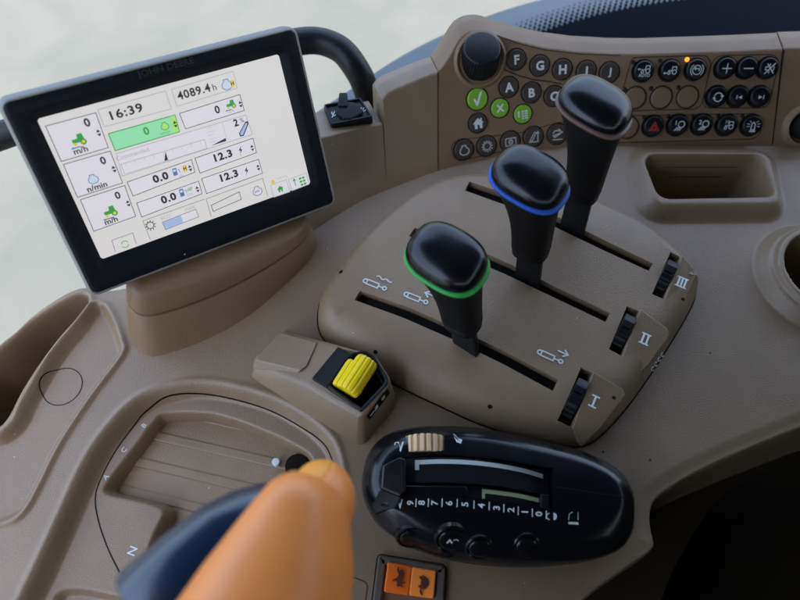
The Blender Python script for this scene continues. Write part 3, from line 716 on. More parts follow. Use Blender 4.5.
mb = MB(); mb.loft([R3(inset(o_, .22), -.1), R3(inset(o_, .17), 0.0), R3(inset(o_, .12), .02), R3(inset(o_, .03), -.06), R3(o_, -.22)], 'case_edge', cap0=False, cap1=False); mb.build('trim_line', mon, angle=60)
mb = MB(); mb.loft([R3(o_, -.22), R3(inset(o_, -.04), -.4), R3(inset(o_, -.04), -1.1), R3(inset(o_, .25), -1.9), R3(inset(o_, 1.2), -2.3), R3(inset(o_, 1.3), -2.3)], 'case_side', cap0=False); mb.build('back_case', mon, angle=40)
# raised maker's lettering on the bezel
mb = MB(); p = MF.px(166, 68); mb.text(MF, 'JOHN DEERE', p[0], p[1], .42, 'letter_black', z=.05, bold=.012, sx=1.25, extrude=.12); mb.build('raised_lettering', mon)
p = MF.px(184.5, 254); mb = MB(); mb.disc(MF.at(*p), .05, 'pale_ink', .065, 10); mb.build('light_sensor', mon, recalc=False)
# screen glass and its picture
mb = MB(); ZS = -.28; mb.poly(R3(rrect(sx0-.05, sy0-.05, sx1+.05, sy1+.05, .1), ZS), 's_bg'); scr = mb.build('screen', mon, recalc=False); scr['o'] = mon['o']
UI = MF.at(0, 0, ZS)
mb = MB()
def P_(u, v): return MF.px(u, v)
def box(q, fillm='s_cell', line='s_line', w=.035):
    P = [P_(*a) for a in q]; mb.fill(UI, P, fillm, base=.002); 
    if line: mb.stroke(UI, P, w, line, closed=True, base=.002, step=0)
def T(t, u, v, s_, m='s_ink', bold=.02, sx=1.0): p = P_(u, v); mb.text(UI, t, p[0], p[1], s_*1.05, m, bold=bold+(.012 if bold > 0 else 0), sx=sx, base=.002)
def L(q, w=.03, m='s_line', closed=False): mb.stroke(UI, [P_(*a) for a in q], w, m, closed=closed, base=.002, step=0)
def Fl(q, m): mb.fill(UI, [P_(*a) for a in q], m, base=.002)
box([(46, 127), (96.5, 113.5), (109, 148.5), (62, 162.5)], line='s_ink'); box([(64, 165.5), (111, 152), (123.5, 184), (78, 198.5)], line='s_ink'); box([(81, 201), (125.5, 186.5), (136.5, 217.5), (94.5, 232.5)], line='s_ink')
box([(98.5, 110.5), (166.5, 91.5), (172.5, 109.5), (105, 127.5)], 's_bg', 's_grey'); box([(172.5, 90), (234.5, 71.5), (238.5, 88.5), (178, 107)], 's_bg', 's_grey')
box([(109, 134.5), (176, 115.5), (180.5, 132.5), (116, 151.5)], 's_green', 's_dgreen', .05); Fl([(171, 117.2), (175.8, 115.8), (180, 132.3), (175, 133.8)], 's_lime')
box([(180.5, 114), (241, 95), (245.5, 111), (186.5, 129.5)], line='s_ink')
box([(117, 154.5), (247, 115.5), (253.5, 135), (123, 177)], 's_cell', 's_grey')
box([(121.5, 165), (205.5, 140), (208, 149), (125.5, 175)], 's_cell', 's_grey')
for i in range(9):
    t = (i+.5)/9; x = 121.5+84*t; y = 165-25*t; L([(x, y), (x+1.0, y+3.6)], .02, 's_grey')
Fl([(166, 151.5), (168.8, 160.5), (165.2, 161.6)], 's_ink')
box([(207, 138.5), (223, 133.2), (227, 141), (211, 146.5)], 's_cell', None)
Fl([(212, 146.2), (226.5, 138.5), (227, 141.5)], 's_ink')
for i in range(5): L([(207+i*.9, 129.5+i*3.4), (213+i*.9+(2 if i % 2 else 0), 127.7+i*3.4)], .02, 's_grey')
L([(223, 123), (228, 141)], .02, 's_grey')
T('2', 236.5, 123, .42); T('%', 242.5, 120.5, .26, bold=0)
Fl([(246, 122), (248.5, 121.5), (249.2, 124), (244.5, 136), (241, 137), (239.6, 134)], 's_ink'); Fl([(246.3, 123.2), (247.6, 123.2), (248, 124.3), (243.8, 135), (241.6, 135.8), (240.7, 133.6)], 's_blue')
box([(127.5, 182.5), (192, 160), (195.5, 172.5), (133.5, 196.5)], line='s_ink'); box([(195.5, 158.5), (253.5, 138.5), (257, 153), (200.5, 173.5)], line='s_ink')
box([(137, 203.5), (199, 181.5), (202.5, 194), (142, 217.5)], line='s_ink'); box([(202, 179), (259, 159.5), (263, 173.5), (207, 194)], line='s_ink')
L([(150.5, 239.5), (143, 221.3), (205, 199.4)], .03); L([(206.5, 199.2), (263, 178.6), (268, 196)], .03); L([(206.5, 199.2), (211.5, 217)], .03)
box([(162.5, 222.5), (196, 209.5), (199, 217), (166, 230)], 's_cell'); Fl([(162.9, 222.8), (181, 215.8), (183.6, 223), (166.3, 229.6)], 's_blue')
T('ECO', 166, 217.3, .20, 's_grey', 0); T('PWR', 190.5, 208.6, .20, 's_grey', 0)
L([(211.5, 205.5), (239.5, 192), (241.5, 199.5), (213.5, 211.5)], .035, 's_ink', True)
L([(112, 240.5), (133, 233.2), (136.5, 244.5)], .03); L([(112, 240.5), (115.5, 252)], .03)
T('16:39', 126.5, 111.5, .48, bold=.012, sx=1.2); T('4089.4', 194, 91.8, .46, bold=.012, sx=1.02); T('h', 214.5, 87, .36, bold=0)
T('0', 146.3, 131, .44, 's_dgreen'); T('0', 217.3, 109.6, .44); T('0', 87, 122.5, .44); T('0', 103, 160.5, .42); T('0', 117.6, 195.3, .42)
T('m/h', 80.5, 150, .32, bold=.01, sx=1.1); T('n/min', 97, 186.6, .32, bold=.01, sx=1.1); T('m/h', 111, 220.5, .32, bold=.01, sx=1.1)
T('0.0', 160.5, 177.3, .46, bold=.03, sx=1.1); T('0.0', 168.5, 198, .46, bold=.03, sx=1.1); T('12.3', 223, 155.5, .46, bold=.03, sx=1.1); T('12.3', 229, 175.5, .46, bold=.03, sx=1.1)
T('Commanded', 132.5, 153.8, .24, 's_grey', 0); T('n/min', 165, 132.5, .17, 's_dgreen', 0); T('m/h', 231, 111, .17, 's_grey', 0); T('l/h', 181, 175.5, .17, 's_grey', 0); T('l/ha', 189.8, 194.2, .17, 's_grey', 0)
T('v', 240.5, 155, .12, 's_grey', 0); T('v', 246, 175, .12, 's_grey', 0)
for u, v in ((98.5, 132.7), (113.8, 169), (128, 203.2), (174.8, 124), (240, 104), (251.7, 147.7), (257.7, 167.2), (189.6, 167.8), (196.9, 188.8)):
    p = P_(u, v); mb.fill(UI, [(p[0]-.11, p[1]+.04), (p[0]+.11, p[1]+.04), (p[0], p[1]+.2)], 's_ink', base=.002); mb.fill(UI, [(p[0]-.11, p[1]-.04), (p[0], p[1]-.2), (p[0]+.11, p[1]-.04)], 's_ink', base=.002)
def tractor(u, v, k=1.0):
    p = Vector(P_(u, v)); F2 = lambda q, m: mb.fill(UI, [(p.x+a*k, p.y+b*k) for a, b in q], m, base=.002)
    F2([(-.34, -.08), (-.34, .1), (-.04, .12), (0, .34), (.26, .34), (.3, 0), (.2, -.12)], 's_dgreen'); F2([(.2+.17*math.cos(a*.7), -.12+.17*math.sin(a*.7)) for a in range(9)], 's_dgreen'); F2([(.2+.09*math.cos(a*.7), -.12+.09*math.sin(a*.7)) for a in range(9)], 's_yellow')
    F2([(-.24+.09*math.cos(a*.7), -.16+.09*math.sin(a*.7)) for a in range(9)], 's_yellow'); F2([(-.55, -.32), (-.4, -.25), (-.4, -.29), (-.05, -.29), (-.05, -.35), (-.4, -.35), (-.4, -.39)], 's_dblue')
tractor(78.5, 140, 1.0); tractor(110, 211.5, 1.0); tractor(230, 104.5, .8)
def eng(u, v, k, m, line): 
    p = Vector(P_(u, v)); q = [(-.12, .22), (-.12, .14), (-.26, 0), (-.26, -.16), (-.12, -.28), (.12, -.28), (.26, -.16), (.26, 0), (.12, .14), (.12, .22)]; q = [(p.x+a*k, p.y+b*k) for a, b in q]
    mb.fill(UI, q, m, base=.002); mb.stroke(UI, q, .04, line, closed=True, base=.002, step=0)
eng(92.4, 177.8, 1.0, 's_pale', 's_dblue'); eng(225.5, 83.5, 1.15, 's_pale', 's_dblue'); eng(163.8, 125, .8, 's_lime', 's_dgreen'); eng(256, 189.6, 1.15, 's_cell', 's_dblue')
T('kW', 256, 190.5, .15, 's_ink', 0)
Fl([(228.6, 80.5), (232.3, 79.3), (233.8, 85.5), (230.2, 86.8)], 's_yellow'); T('H', 231.2, 83, .2, 's_ink')
for u, v in ((174, 171.3), (180.8, 192)): Fl([(u-3, v-3.2), (u+1, v-4.4), (u+3, v+2.6), (u-1, v+4)], 's_dblue'); Fl([(u-2, v-2.2), (u+.6, v-3), (u+1.2, v-1), (u-1.4, v)], 's_pale'); L([(u+2.4, v-2.6), (u+4, v-3), (u+5, v+.6)], .03, 's_dblue')
Fl([(181.2, 165), (184.8, 163.8), (186.3, 170), (182.7, 171.2)], 's_yellow'); T('H', 183.7, 167.5, .2, 's_ink')
for i in range(3): L([(186.3+i*1.6, 190.5-i*.5), (187.6+i*1.6, 186.5-i*.5)], .04, 's_dgreen')
for u, v in ((239, 149), (245, 169.3)): Fl([(u+.6, v-4), (u-1.8, v+1), (u, v+.6), (u-.3, v+4), (u+2, v-.8), (u+.3, v-.3)], 's_ink')
p = P_(149.3, 224); mb.stroke(UI, [(p[0]+.2*math.cos(a*PI/8), p[1]+.2*math.sin(a*PI/8)) for a in range(16)], .045, 's_ink', closed=True, base=.002, step=0)
for i in range(10): a = i*PI/5; mb.stroke(UI, [(p[0]+.23*math.cos(a), p[1]+.23*math.sin(a)), (p[0]+.31*math.cos(a), p[1]+.31*math.sin(a))], .06, 's_ink', base=.002, step=0)
p = P_(124, 242.5); mb.stroke(UI, [(p[0]+.2*math.cos(a), p[1]+.2*math.sin(a)) for a in np.linspace(.3, 2.8, 8)], .04, 's_dgreen', base=.002, step=0); mb.stroke(UI, [(p[0]+.2*math.cos(a), p[1]+.2*math.sin(a)) for a in np.linspace(3.5, 6, 8)], .04, 's_dgreen', base=.002, step=0)
box([(268.5, 184), (284.5, 178.5), (288, 190.5), (272, 196)], 's_cell', 's_grey', .03); box([(286.5, 178), (304, 172), (307, 183), (290, 189.5)], 's_cell', 's_grey', .03)
p = Vector(P_(278.3, 187.6)); mb.fill(UI, [(p.x+a*.34, p.y+b*.34) for a, b in [(-.7, 0), (0, .62), (.7, 0), (.45, 0), (.45, -.6), (.12, -.6), (.12, -.2), (-.12, -.2), (-.12, -.6), (-.45, -.6), (-.45, 0)]], 's_dgreen', base=.002)
Fl([(270.2, 178.4), (273, 180.2), (271.8, 183), (268.8, 181.4)], 's_yellow'); L([(274.5, 177.8), (284, 174.6), (284.8, 177.2)], .025, 's_grey')
for i in range(3):
    for j in range(2): Fl([(296.5+j*3+i*.9, 176.8-j*1+i*3), (298.8+j*3+i*.9, 176-j*1+i*3), (299.3+j*3+i*.9, 177.8-j*1+i*3), (297+j*3+i*.9, 178.6-j*1+i*3)], 's_dgreen')
L([(293.5, 184.5), (292, 179)], .05, 's_dgreen'); Fl([(290.6, 180), (293.6, 178.9), (291.3, 177)], 's_dgreen')
mb.build('screen_picture', scr, recalc=False, smooth=False)
# mount under the monitor
mb = MB()
mbase = catmull([Vector(p) for p in tr([(128, 330), (134, 345), (148, 356), (170, 353), (210, 338), (250, 315), (285, 285), (308, 262), (316, 246), (314, 232), (300, 222), (240, 232), (180, 262), (140, 300)], 0)], 4)
mz = 5.2
mtop_px = ([(126, 279), (130, 288), (141, 293), (168, 289), (215, 273), (255, 255), (288, 239), (302, 229), (305, 217), (300, 205), (282, 196), (225, 205), (170, 232), (135, 258)])
mtop3 = []
for u, v in mtop_px:
    d = ray(u, v); t_m = (MF.O-CC).dot(MF.N)/d.dot(MF.N); t_z = (mz-H)/d.z; t_z = ((5.2-2.3*(u-126)/180)-H)/d.z; t_z = max(t_z, t_m*1.01) if v < 293-.382*(u-110) else t_z; mtop3.append(CC+d*t_z)
print('mount top', [round(p.z, 1) for p in mtop3])
mtop = catmull(mtop3, 4)
def mixr(t, d=0): Q = [a.lerp(b.xy, t) for a, b in zip(mbase, mtop)]; return [V3(p, b.z*t) for p, b in zip(inset(Q, d), mtop)]
rg = [mixr(-.06), mixr(.3), mixr(.60), mixr(.63, .05), mixr(.635, .32), mixr(.665, .32), mixr(.67, .05), mixr(.69, .0), mixr(.94), mixr(.975, .08), mixr(1.0, .3), mixr(1.01, .8)]
mb.loft(rg, 'taupe_panel'); mb.build('mount_housing', mon, angle=35)

# ================================================================== HANDRAIL TUBE behind monitor
tb = catmull([onz(u, v, zz) for u, v, zz in ((-40, 150, 3.0), (60, 115, 3.6), (160, 78, 4.0), (240, 52, 4.4), (290, 43, 4.6), (318, 41, 4.6), (341, 50, 4.4), (357, 70, 3.6), (366, 90, 2.2), (374, 120, -1), (380, 150, -4))], 8, False)
mb = MB(); tube(mb, tb, 1.02, 'black_satin', 28); rail = mb.build('hand_rail', None, angle=60, root=tb[-1]); tag(rail, 'thick black bent tube rail rising behind the monitor', 'rail')

# ================================================================== SOCKET
p = wall_st(355, 128); sz = wall(*p)[0].z+.05; so = onz(349, 113, sz)
sock = thing('usb_socket', 'dark square socket plate with a closed rubber cap beside the monitor', 'socket', tuple(so))
P4 = tr([(323, 105.5), (361, 98.5), (373.5, 118), (331, 126.5)], sz+.25)
mb = MB(); slab(mb, fillet(P4, .25), sz-.3, sz+.25, 'black_satin', .08); mb.build('socket_plate', sock, angle=35)
mb = MB(); rimp = fillet(P4, .25); mb.loft([[V3(a, sz+.2) for a in inset(rimp, .02)], [V3(a, sz+.42) for a in inset(rimp, .06)], [V3(a, sz+.42) for a in inset(rimp, .16)], [V3(a, sz+.2) for a in inset(rimp, .22)]], 'black_satin', cap0=False, cap1=False); mb.build('socket_rim', sock, angle=35)
c = onz(349, 112, sz+.3).xy; cap = []
for i in range(60):
    a = 2*PI*i/60; r_ = .92+(.12 if math.cos(4*a+.4) > .15 else 0); cap.append(Vector((c.x+r_*math.cos(a), c.y+r_*.85*math.sin(a))))
mb = MB(); slab(mb, cap, sz+.2, sz+.48, 'black_rubber', .14); mb.build('rubber_cap', sock, angle=50)
tp = onz(343, 98, sz+.5).xy; mb = MB(); slab(mb, fillet([Vector((tp.x-.38, tp.y-.9)), Vector((tp.x+.38, tp.y-.9)), Vector((tp.x+.3, tp.y+.5)), Vector((tp.x-.3, tp.y+.5))], .15), sz+.2, sz+.58, 'black_rubber', .1); mb.build('cap_tab', sock, angle=50)
for u, v in ((333.5, 114.5), (363, 110)):
    mb = MB(); q_ = onz(u, v, sz+.27); f = Frame(q_, (.3, 1, 0), (-1, .3, 0)); mb.stroke(f, [(-.32, 0), (.32, 0)], .07, 'white_ink', step=0); mb.stroke(f, [(-.1, 0), (.08, .17), (.2, .17)], .06, 'white_ink', step=0); mb.stroke(f, [(-.2, 0), (-.05, -.17), (.1, -.17)], .06, 'white_ink', step=0); mb.build('socket_symbol', sock, recalc=False)

# ================================================================== YELLOW ROLLER POD
pod = thing('roller_switch', 'small taupe wedge housing with a ribbed bright yellow roller', 'roller switch', tuple(onz(320, 400, 0)))
def lift(pz): return [onz(u, v, zz) for u, v, zz in pz]
A = lift([(250, 377, 0), (300, 411, 0), (356, 444, 0), (364, 445, 0), (394, 409, 0), (397, 398, 0), (378, 372, 0), (320, 340, 0), (284, 330, 0)])
Bt = lift([(253.5, 364, .9), (306, 385, 2.2), (357.5, 415, 3.0), (364, 415, 3.0), (389, 384, 3.0), (390, 377, 3.0), (375, 354, 3.0), (337, 345, 2.2), (282, 331.5, .9)])
mb = MB(); mb.loft([[p-Vector((0, 0, .6)) for p in A], A, Bt], 'taupe'); body = mb.build('pod_body', pod, angle=30, bevel=.26, seg=4); pod_bvh = mb.bvh()
cut = MB(); cp = tr([(327, 387), (345, 360), (353, 353), (365, 351), (374, 355.5), (388, 378), (387, 385), (361.5, 412)], 3.0)
cut.loft([[V3(p, .7) for p in cp], [V3(p, 6) for p in cp]], 'black_satin'); boolean_cut(body, [cut.build('cut', None, smooth=False)])
mb = MB(); mb.loft([lift([(252, 369, .8), (254, 358, 1.1), (278, 332, 1.1), (316.5, 343, 1.5), (304, 370, 1.8), (298.5, 374, 1.8)]), lift([(256, 360, 1.35), (257, 356, 1.4), (280, 332, 1.4), (317.5, 342.5, 1.9), (307, 366, 2.1), (300.5, 370.5, 2.1)])], 'taupe'); mb.build('square_lid', pod, bevel=.09)
# dark surround
mb = MB(); mb.loft([lift([(311.5, 380, 2.1), (327, 389, 2.4), (353, 354.5, 2.8), (338, 347, 2.1)]), lift([(312, 378, 2.35), (326.5, 387, 2.85), (351, 354, 3.05), (338, 346.8, 2.4)])], 'black_satin'); mb.build('dark_plate', pod, bevel=.04)
mb = MB(); cpi = fillet(cp, .2); mb.loft([[V3(p, .8) for p in inset(cpi, .02)], [V3(p, 3.06) for p in inset(cpi, .0)], [V3(p, 3.1) for p in inset(cpi, .05)], [V3(p, 3.06) for p in inset(cpi, .18)], [V3(p, .8) for p in inset(cpi, .2)]], 'black_satin', cap0=False, cap1=False)
mb.poly([V3(p, .85) for p in cpi], 'black_satin'); mb.build('roller_well', pod, angle=35)
def roller(p0, p1, r, n_r, m, name, parent, dpt=.05, z_c=2.6, ridge=True):
    a = onz(*p0, z_c); b = onz(*p1, z_c); ax = (b-a); Lr = ax.length; ax.normalize(); f = Frame(a, ax.cross(Vector((0, 0, 1))), ax.cross(ax.cross(Vector((0, 0, 1)))))
    if f.N.dot(ax) < 0: f = Frame(a, f.X, -f.Y)
    n = n_r*6; rg = []
    for t, k in ((0, .86), (.04, .95), (.12, 1), (.88, 1), (.96, .95), (1, .86)):
        rg.append([f.pt((r*k-dpt*(1 if (i % 6) in (0, 1) else 0))*math.cos(2*PI*i/n), (r*k-dpt*(1 if (i % 6) in (0, 1) else 0))*math.sin(2*PI*i/n), Lr*t) for i in range(n)])
    m_ = MB(); m_.loft(rg, m); return m_.build(name, parent, angle=35)
roller((347, 392), (368, 360), .74, 12, 'yellow', 'yellow_roller', pod, .07, 3.15)
roller((339, 388), (355, 363), .52, 10, 'yellow', 'roller_step', pod, .05, 3.0)
mb = MB(); mb.loft([lift([(372, 366, 3.0), (377, 363, 3.0), (388, 379, 2.6), (384, 386, 2.6)]), lift([(370, 372, 1.2), (375, 366, 1.2), (385, 382, 1.0), (380, 388, 1.0)])], 'black_satin'); mb.build('roller_stop', pod, bevel=.05)
mb = MB(); d_ = ray(378, 404).normalized(); hit = pod_bvh.ray_cast(CC, d_); h2 = pod_bvh.ray_cast(CC, ray(384, 396).normalized()); nrm = hit[1] if hit[1].dot(d_) < 0 else -hit[1]
X = (h2[0]-hit[0]).normalized(); f = Frame(hit[0]+nrm*.03, X, nrm.cross(X))
print('pod sym N', f.N)
mb.fill(f, rr_pts(0, 0, 1.05, .34), 'seam', z=.02); mb.stroke(f, [(-.85, -.05), (-.45, -.05)], .16, 'white_ink'); mb.fill(f, [(-.45, -.2), (-.1, -.2), (-.05, .2), (-.3, .2)], 'white_ink'); mb.stroke(f, arc(.5, .05, .13, 0, 330, 8), .13, 'white_ink', step=0)
mb.build('roller_symbol', pod, recalc=False)

# ================================================================== BLACK SPEED CONTROL POD
sp = thing('speed_control', 'long glossy black oval speed control with numbers 9 to 0 beside its slot', 'speed control', tuple(onz(500, 500, 0)))
base_o = catmull(tr([(364, 500, 0), (363, 475, .5), (369, 452, 1), (384, 436, 1), (410, 427.5, 1.2), (440, 426, 1.2), (480, 428, 1.2), (530, 438, 1.2), (575, 449, 1.2), (604, 460, 1.2), (622, 475, 1), (631, 494, .8), (631, 515, .5), (626, 537, 0), (612, 553, 0), (580, 563, 0), (535, 567, 0), (490, 566, 0), (445, 559, 0), (405, 545, 0), (378, 525, 0)]), 5)
top_o = catmull(tr([(382, 480), (388, 462), (408, 448), (440, 442), (480, 443), (530, 452), (575, 463), (602, 474), (614, 488), (614, 504), (600, 515), (575, 520), (530, 522), (480, 519), (430, 513), (398, 506), (386, 495)], 2.9), 5)
cen = onz(500, 492, 1.5).xy
def polar(P, n=96):
    out = []
    for i in range(n):
        a = 2*PI*i/n; dx, dy = math.cos(a), math.sin(a); best = None
        for j in range(len(P)):
            p, q_ = P[j-1]-cen, P[j]-cen; e = q_-p; den = dx*e.y-dy*e.x
            if abs(den) < 1e-9: continue
            t = (p.x*e.y-p.y*e.x)/den; u_ = (p.x*dy-p.y*dx)/den
            if t > 0 and -1e-6 <= u_ <= 1+1e-6: best = t if best is None else max(best, t)
        out.append(cen+Vector((dx, dy))*best)
    return out
bo, to = polar(base_o), polar(top_o); rg = [[V3(p, -.4) for p in bo], [V3(cen.lerp(p, 1.0), .1) for p in bo], [V3(cen.lerp(p, .985), .16) for p in bo], [V3(cen.lerp(p, .985), .3) for p in bo], [V3(cen.lerp(p, 1.0), .36) for p in bo], [V3(p, .9) for p in bo]]
for k in range(1, 10):
    a = k/9*PI/2; rg.append([V3(b_.lerp(t_, (1-math.cos(a))**.9), .9+2.0*math.sin(a)) for b_, t_ in zip(bo, to)])
for k, zz in ((.8, 3.02), (.55, 3.1), (.3, 3.14), (.1, 3.15)): rg.append([V3(cen.lerp(t_, k), zz) for t_ in to])
mb = MB(); mb.loft(rg, 'black_pod'); shell = mb.build('pod_shell', sp, angle=40); sp_bvh = mb.bvh()
def cutter2(pix, z0, z1, zt): c_ = MB(); P = tr(pix, zt); c_.loft([[V3(p, z0) for p in P], [V3(p, z1) for p in P]], 'black_pod'); return c_.build('cut', None, smooth=False)
boolean_cut(shell, [cutter2([(402, 457), (440, 454.5), (500, 459), (553, 468), (553, 508), (545, 512), (536, 507), (500, 500), (450, 496), (402, 494)], 1.2, 6, 3.1),
                    cutter2([(407.5, 452), (408.5, 434.5), (444, 434), (444.5, 451)], 1.0, 6, 2.9)])
def band(name, up, lo, zf, m, parent=sp, n=24):
    U = catmull([Vector(p) for p in up], n, False); Lo = catmull([Vector(p) for p in lo], n, False); m_ = MB()
    k = min(len(U), len(Lo)); rows = []
    for i in range(k):
        za = zf(U[i].x); a = onz(U[i].x, U[i].y, za); b = onz(Lo[i].x, Lo[i].y, za); rows.append([a-Vector((0, 0, 1)), a, b, b-Vector((0, 0, 1))])
    m_.loft(rows, m, closed=False, cap0=False, cap1=False); return m_.build(name, parent, angle=40)
zA = lambda u: 3.05-((u-455)/95)**2*.85
zB = lambda u: 2.75-((u-455)/95)**2*.6
b1 = band('upper_drum', [(404, 458), (440, 457), (480, 459), (515, 464), (549, 472)], [(404, 483), (440, 482.5), (480, 484), (515, 489), (549, 496)], zA, 'black_satin')
b2 = band('lower_drum', [(404, 484), (440, 484.5), (480, 487), (515, 492), (545, 498)], [(404, 496), (440, 496), (480, 499), (515, 504), (538, 508)], zB, 'black_satin')
def pstroke(name, parent, pix, wpx, zf, m, off=.03):
    P = catmull([Vector(p) for p in pix], 8, False); m_ = MB(); rows = [[onz(p.x, p.y-wpx/2, zf(p.x)+off), onz(p.x, p.y+wpx/2, zf(p.x)+off)] for p in P]
    m_.loft(rows, m, closed=False, cap0=False, cap1=False); return m_.build(name, parent, recalc=False)
pstroke('white_arc', sp, [(415, 462.5), (440, 461.5), (470, 462.5), (500, 466), (525, 471), (543, 476.5)], 4.4, zA, 'pale_line')
pstroke('white_arc', sp, [(415, 465), (417, 465), (419, 465)], 10, zA, 'pale_line', .025)
pstroke('olive_arc', sp, [(482, 491), (500, 493), (520, 496), (539, 500.5)], 4.2, zB, 'olive_line')
pstroke('olive_arc', sp, [(482, 495), (483.5, 495), (485, 495)], 10, zB, 'olive_line', .025)
def block(name, pix, z0, h, m, bevel=.08):
    m_ = MB(); P = [onz(u, v, h_).xy for (u, v), h_ in zip(pix, h)]; m_.loft([[V3(p, z0) for p in P], [V3(p, h_) for p, h_ in zip(P, h)]], m); return m_.build(name, sp, bevel=bevel, angle=30)
block('lever_tab', [(382, 465), (399, 457), (406, 458), (406, 491), (401, 497), (380, 489)], 2.0, (3.5, 3.8, 3.75, 3.65, 3.5, 3.3), 'black_gloss', .16)
block('lever_tab', [(380, 489), (402, 497), (396, 508), (375, 514), (372, 506)], 1.2, (3.3, 3.4, 2.9, 2.3, 2.3), 'black_satin', .1)
block('lower_slide', [(404, 485.5), (466, 486), (468, 489), (467, 496.5), (404, 495.5)], 2.0, (3.05, 3.0, 2.98, 2.98, 3.05), 'black_gloss', .06)
block('lock_notch', [(541, 494), (549, 495), (550, 510), (541, 508)], 1.5, (2.9, 2.9, 2.9, 2.9), 'black_satin', .04)
# tan ribbed wheel
a = onz(426, 452, 2.35); m_ = MB(); wl = onz(444, 443, 3).x-onz(408, 443, 3).x; y0_ = onz(426, 451.5, 3.0).y; y1_ = onz(426, 434.5, 3.0).y; xc = onz(426, 443, 3).x; rW = 1.35; rg = []
n = 120
for y_ in (y0_, y0_+.04, y1_-.04, y1_): rg.append([Vector((xc+(rW-(.2 if (i % 6) < 2 else 0)-(.05 if y_ in (y0_, y1_) else 0))*math.cos(2*PI*i/n), y_, 1.98+(rW-(.2 if (i % 6) < 2 else 0))*math.sin(2*PI*i/n))) for i in range(n)])
m_.loft(rg, 'tan'); tw = m_.build('tan_wheel', sp, angle=30); tw['label'] = 'ribbed tan thumb wheel'
# numbers, ticks and symbols
sb = MB
for t_, u, v in (('9', 410.3, 503), ('8', 421.5, 503), ('7', 434.5, 503), ('6', 448.8, 503.5), ('5', 464.7, 504.7), ('4', 481, 506.3), ('3', 496.2, 508.3), ('2', 510.5, 510.3), ('1', 524.5, 512.2), ('0', 538.5, 514.2)):
    mb = MB(); p = onz(u, v, 2.95); mb.text(HZ, t_, p.x, p.y, .38, 'white_ink', rot=R(90-3), z=0, bold=.02, sx=1.0); mb.drape(sp_bvh, .02); mb.build('scale_number', sp, recalc=False)
mb = MB()
for u, v in ((415.7, 503), (428, 503), (441.7, 503), (456.7, 503.5), (473.5, 505), (488.6, 506.5), (503.2, 508.5), (517.6, 511), (531.7, 513), (545.7, 515)):
    p = onz(u, v, 2.95); mb.stroke(HZ, [(p.x, p.y-.22), (p.x+.03, p.y+.22)], .05, 'white_ink', z=0, step=0)
p = onz(553, 516.5, 2.95); mb.fill(HZ, [(p.x+a_, p.y+b_) for a_, b_ in arc(.02, 0, .19, -90, 90, 8)], 'white_ink', z=0); mb.stroke(HZ, [(p.x+a_*.24-.2, p.y+b_*.24) for a_, b_ in arc(0, 0, .7, 90, 270, 6)], .05, 'white_ink', z=0, step=0)
mb.drape(sp_bvh, .02); mb.build('scale_marks', sp, recalc=False)
for u, v, s_ in ((400.5, 446.5, .62), (400, 504, .5)):
    mb = MB(); p = onz(u, v, 2.9); mb.text(HZ, 'V', p.x, p.y, s_, 'white_ink', z=0, bold=.03, sx=.7); mb.stroke(HZ, [(p.x-.34, p.y+.1), (p.x-.32, p.y+.42*s_), (p.x-.2, p.y+.48*s_)], .05, 'white_ink', z=0)
    mb.drape(sp_bvh, .03); mb.build('range_symbol', sp, recalc=False)
mb = MB(); p = onz(457, 440.5, 2.7); mb.fill(HZ, [(p.x-.05, p.y-.15), (p.x+.2, p.y-.25), (p.x+.3, p.y), (p.x+.05, p.y+.1), (p.x-.1, p.y+.32), (p.x-.22, p.y+.4), (p.x-.15, p.y+.1)], 'white_ink', z=0); mb.drape(sp_bvh, .02); mb.build('plant_symbol', sp, recalc=False)
mb = MB(); p = onz(573, 520, 2.9); mb.stroke(HZ, [(p.x-.25, p.y), (p.x-.2, p.y+.3), (p.x, p.y+.42)], .035, 'pale_ink', z=0); mb.stroke(HZ, [(p.x+.28, p.y), (p.x+.3, p.y+.4)], .035, 'pale_ink', z=0); mb.fill(HZ, [(p.x-.28, p.y-.22), (p.x+.28, p.y-.25), (p.x+.28, p.y-.12), (p.x-.28, p.y-.1)], 'pale_ink', z=0)
mb.drape(sp_bvh, .02); mb.build('unload_symbol', sp, recalc=False)
# seam across the right end of the shell
mb = MB(); pts_ = [(553, 488), (562, 488.2), (600, 493.5), (629, 499)]; Q = [onz(u, v, 3.0-.5*(u > 600)).xy for u, v in pts_]; mb.stroke(HZ, [(a.x, a.y) for a in catmull(Q, 8, False)], .06, 'seam', z=0); mb.drape(sp_bvh, .012); mb.build('shell_seam', sp, recalc=False)
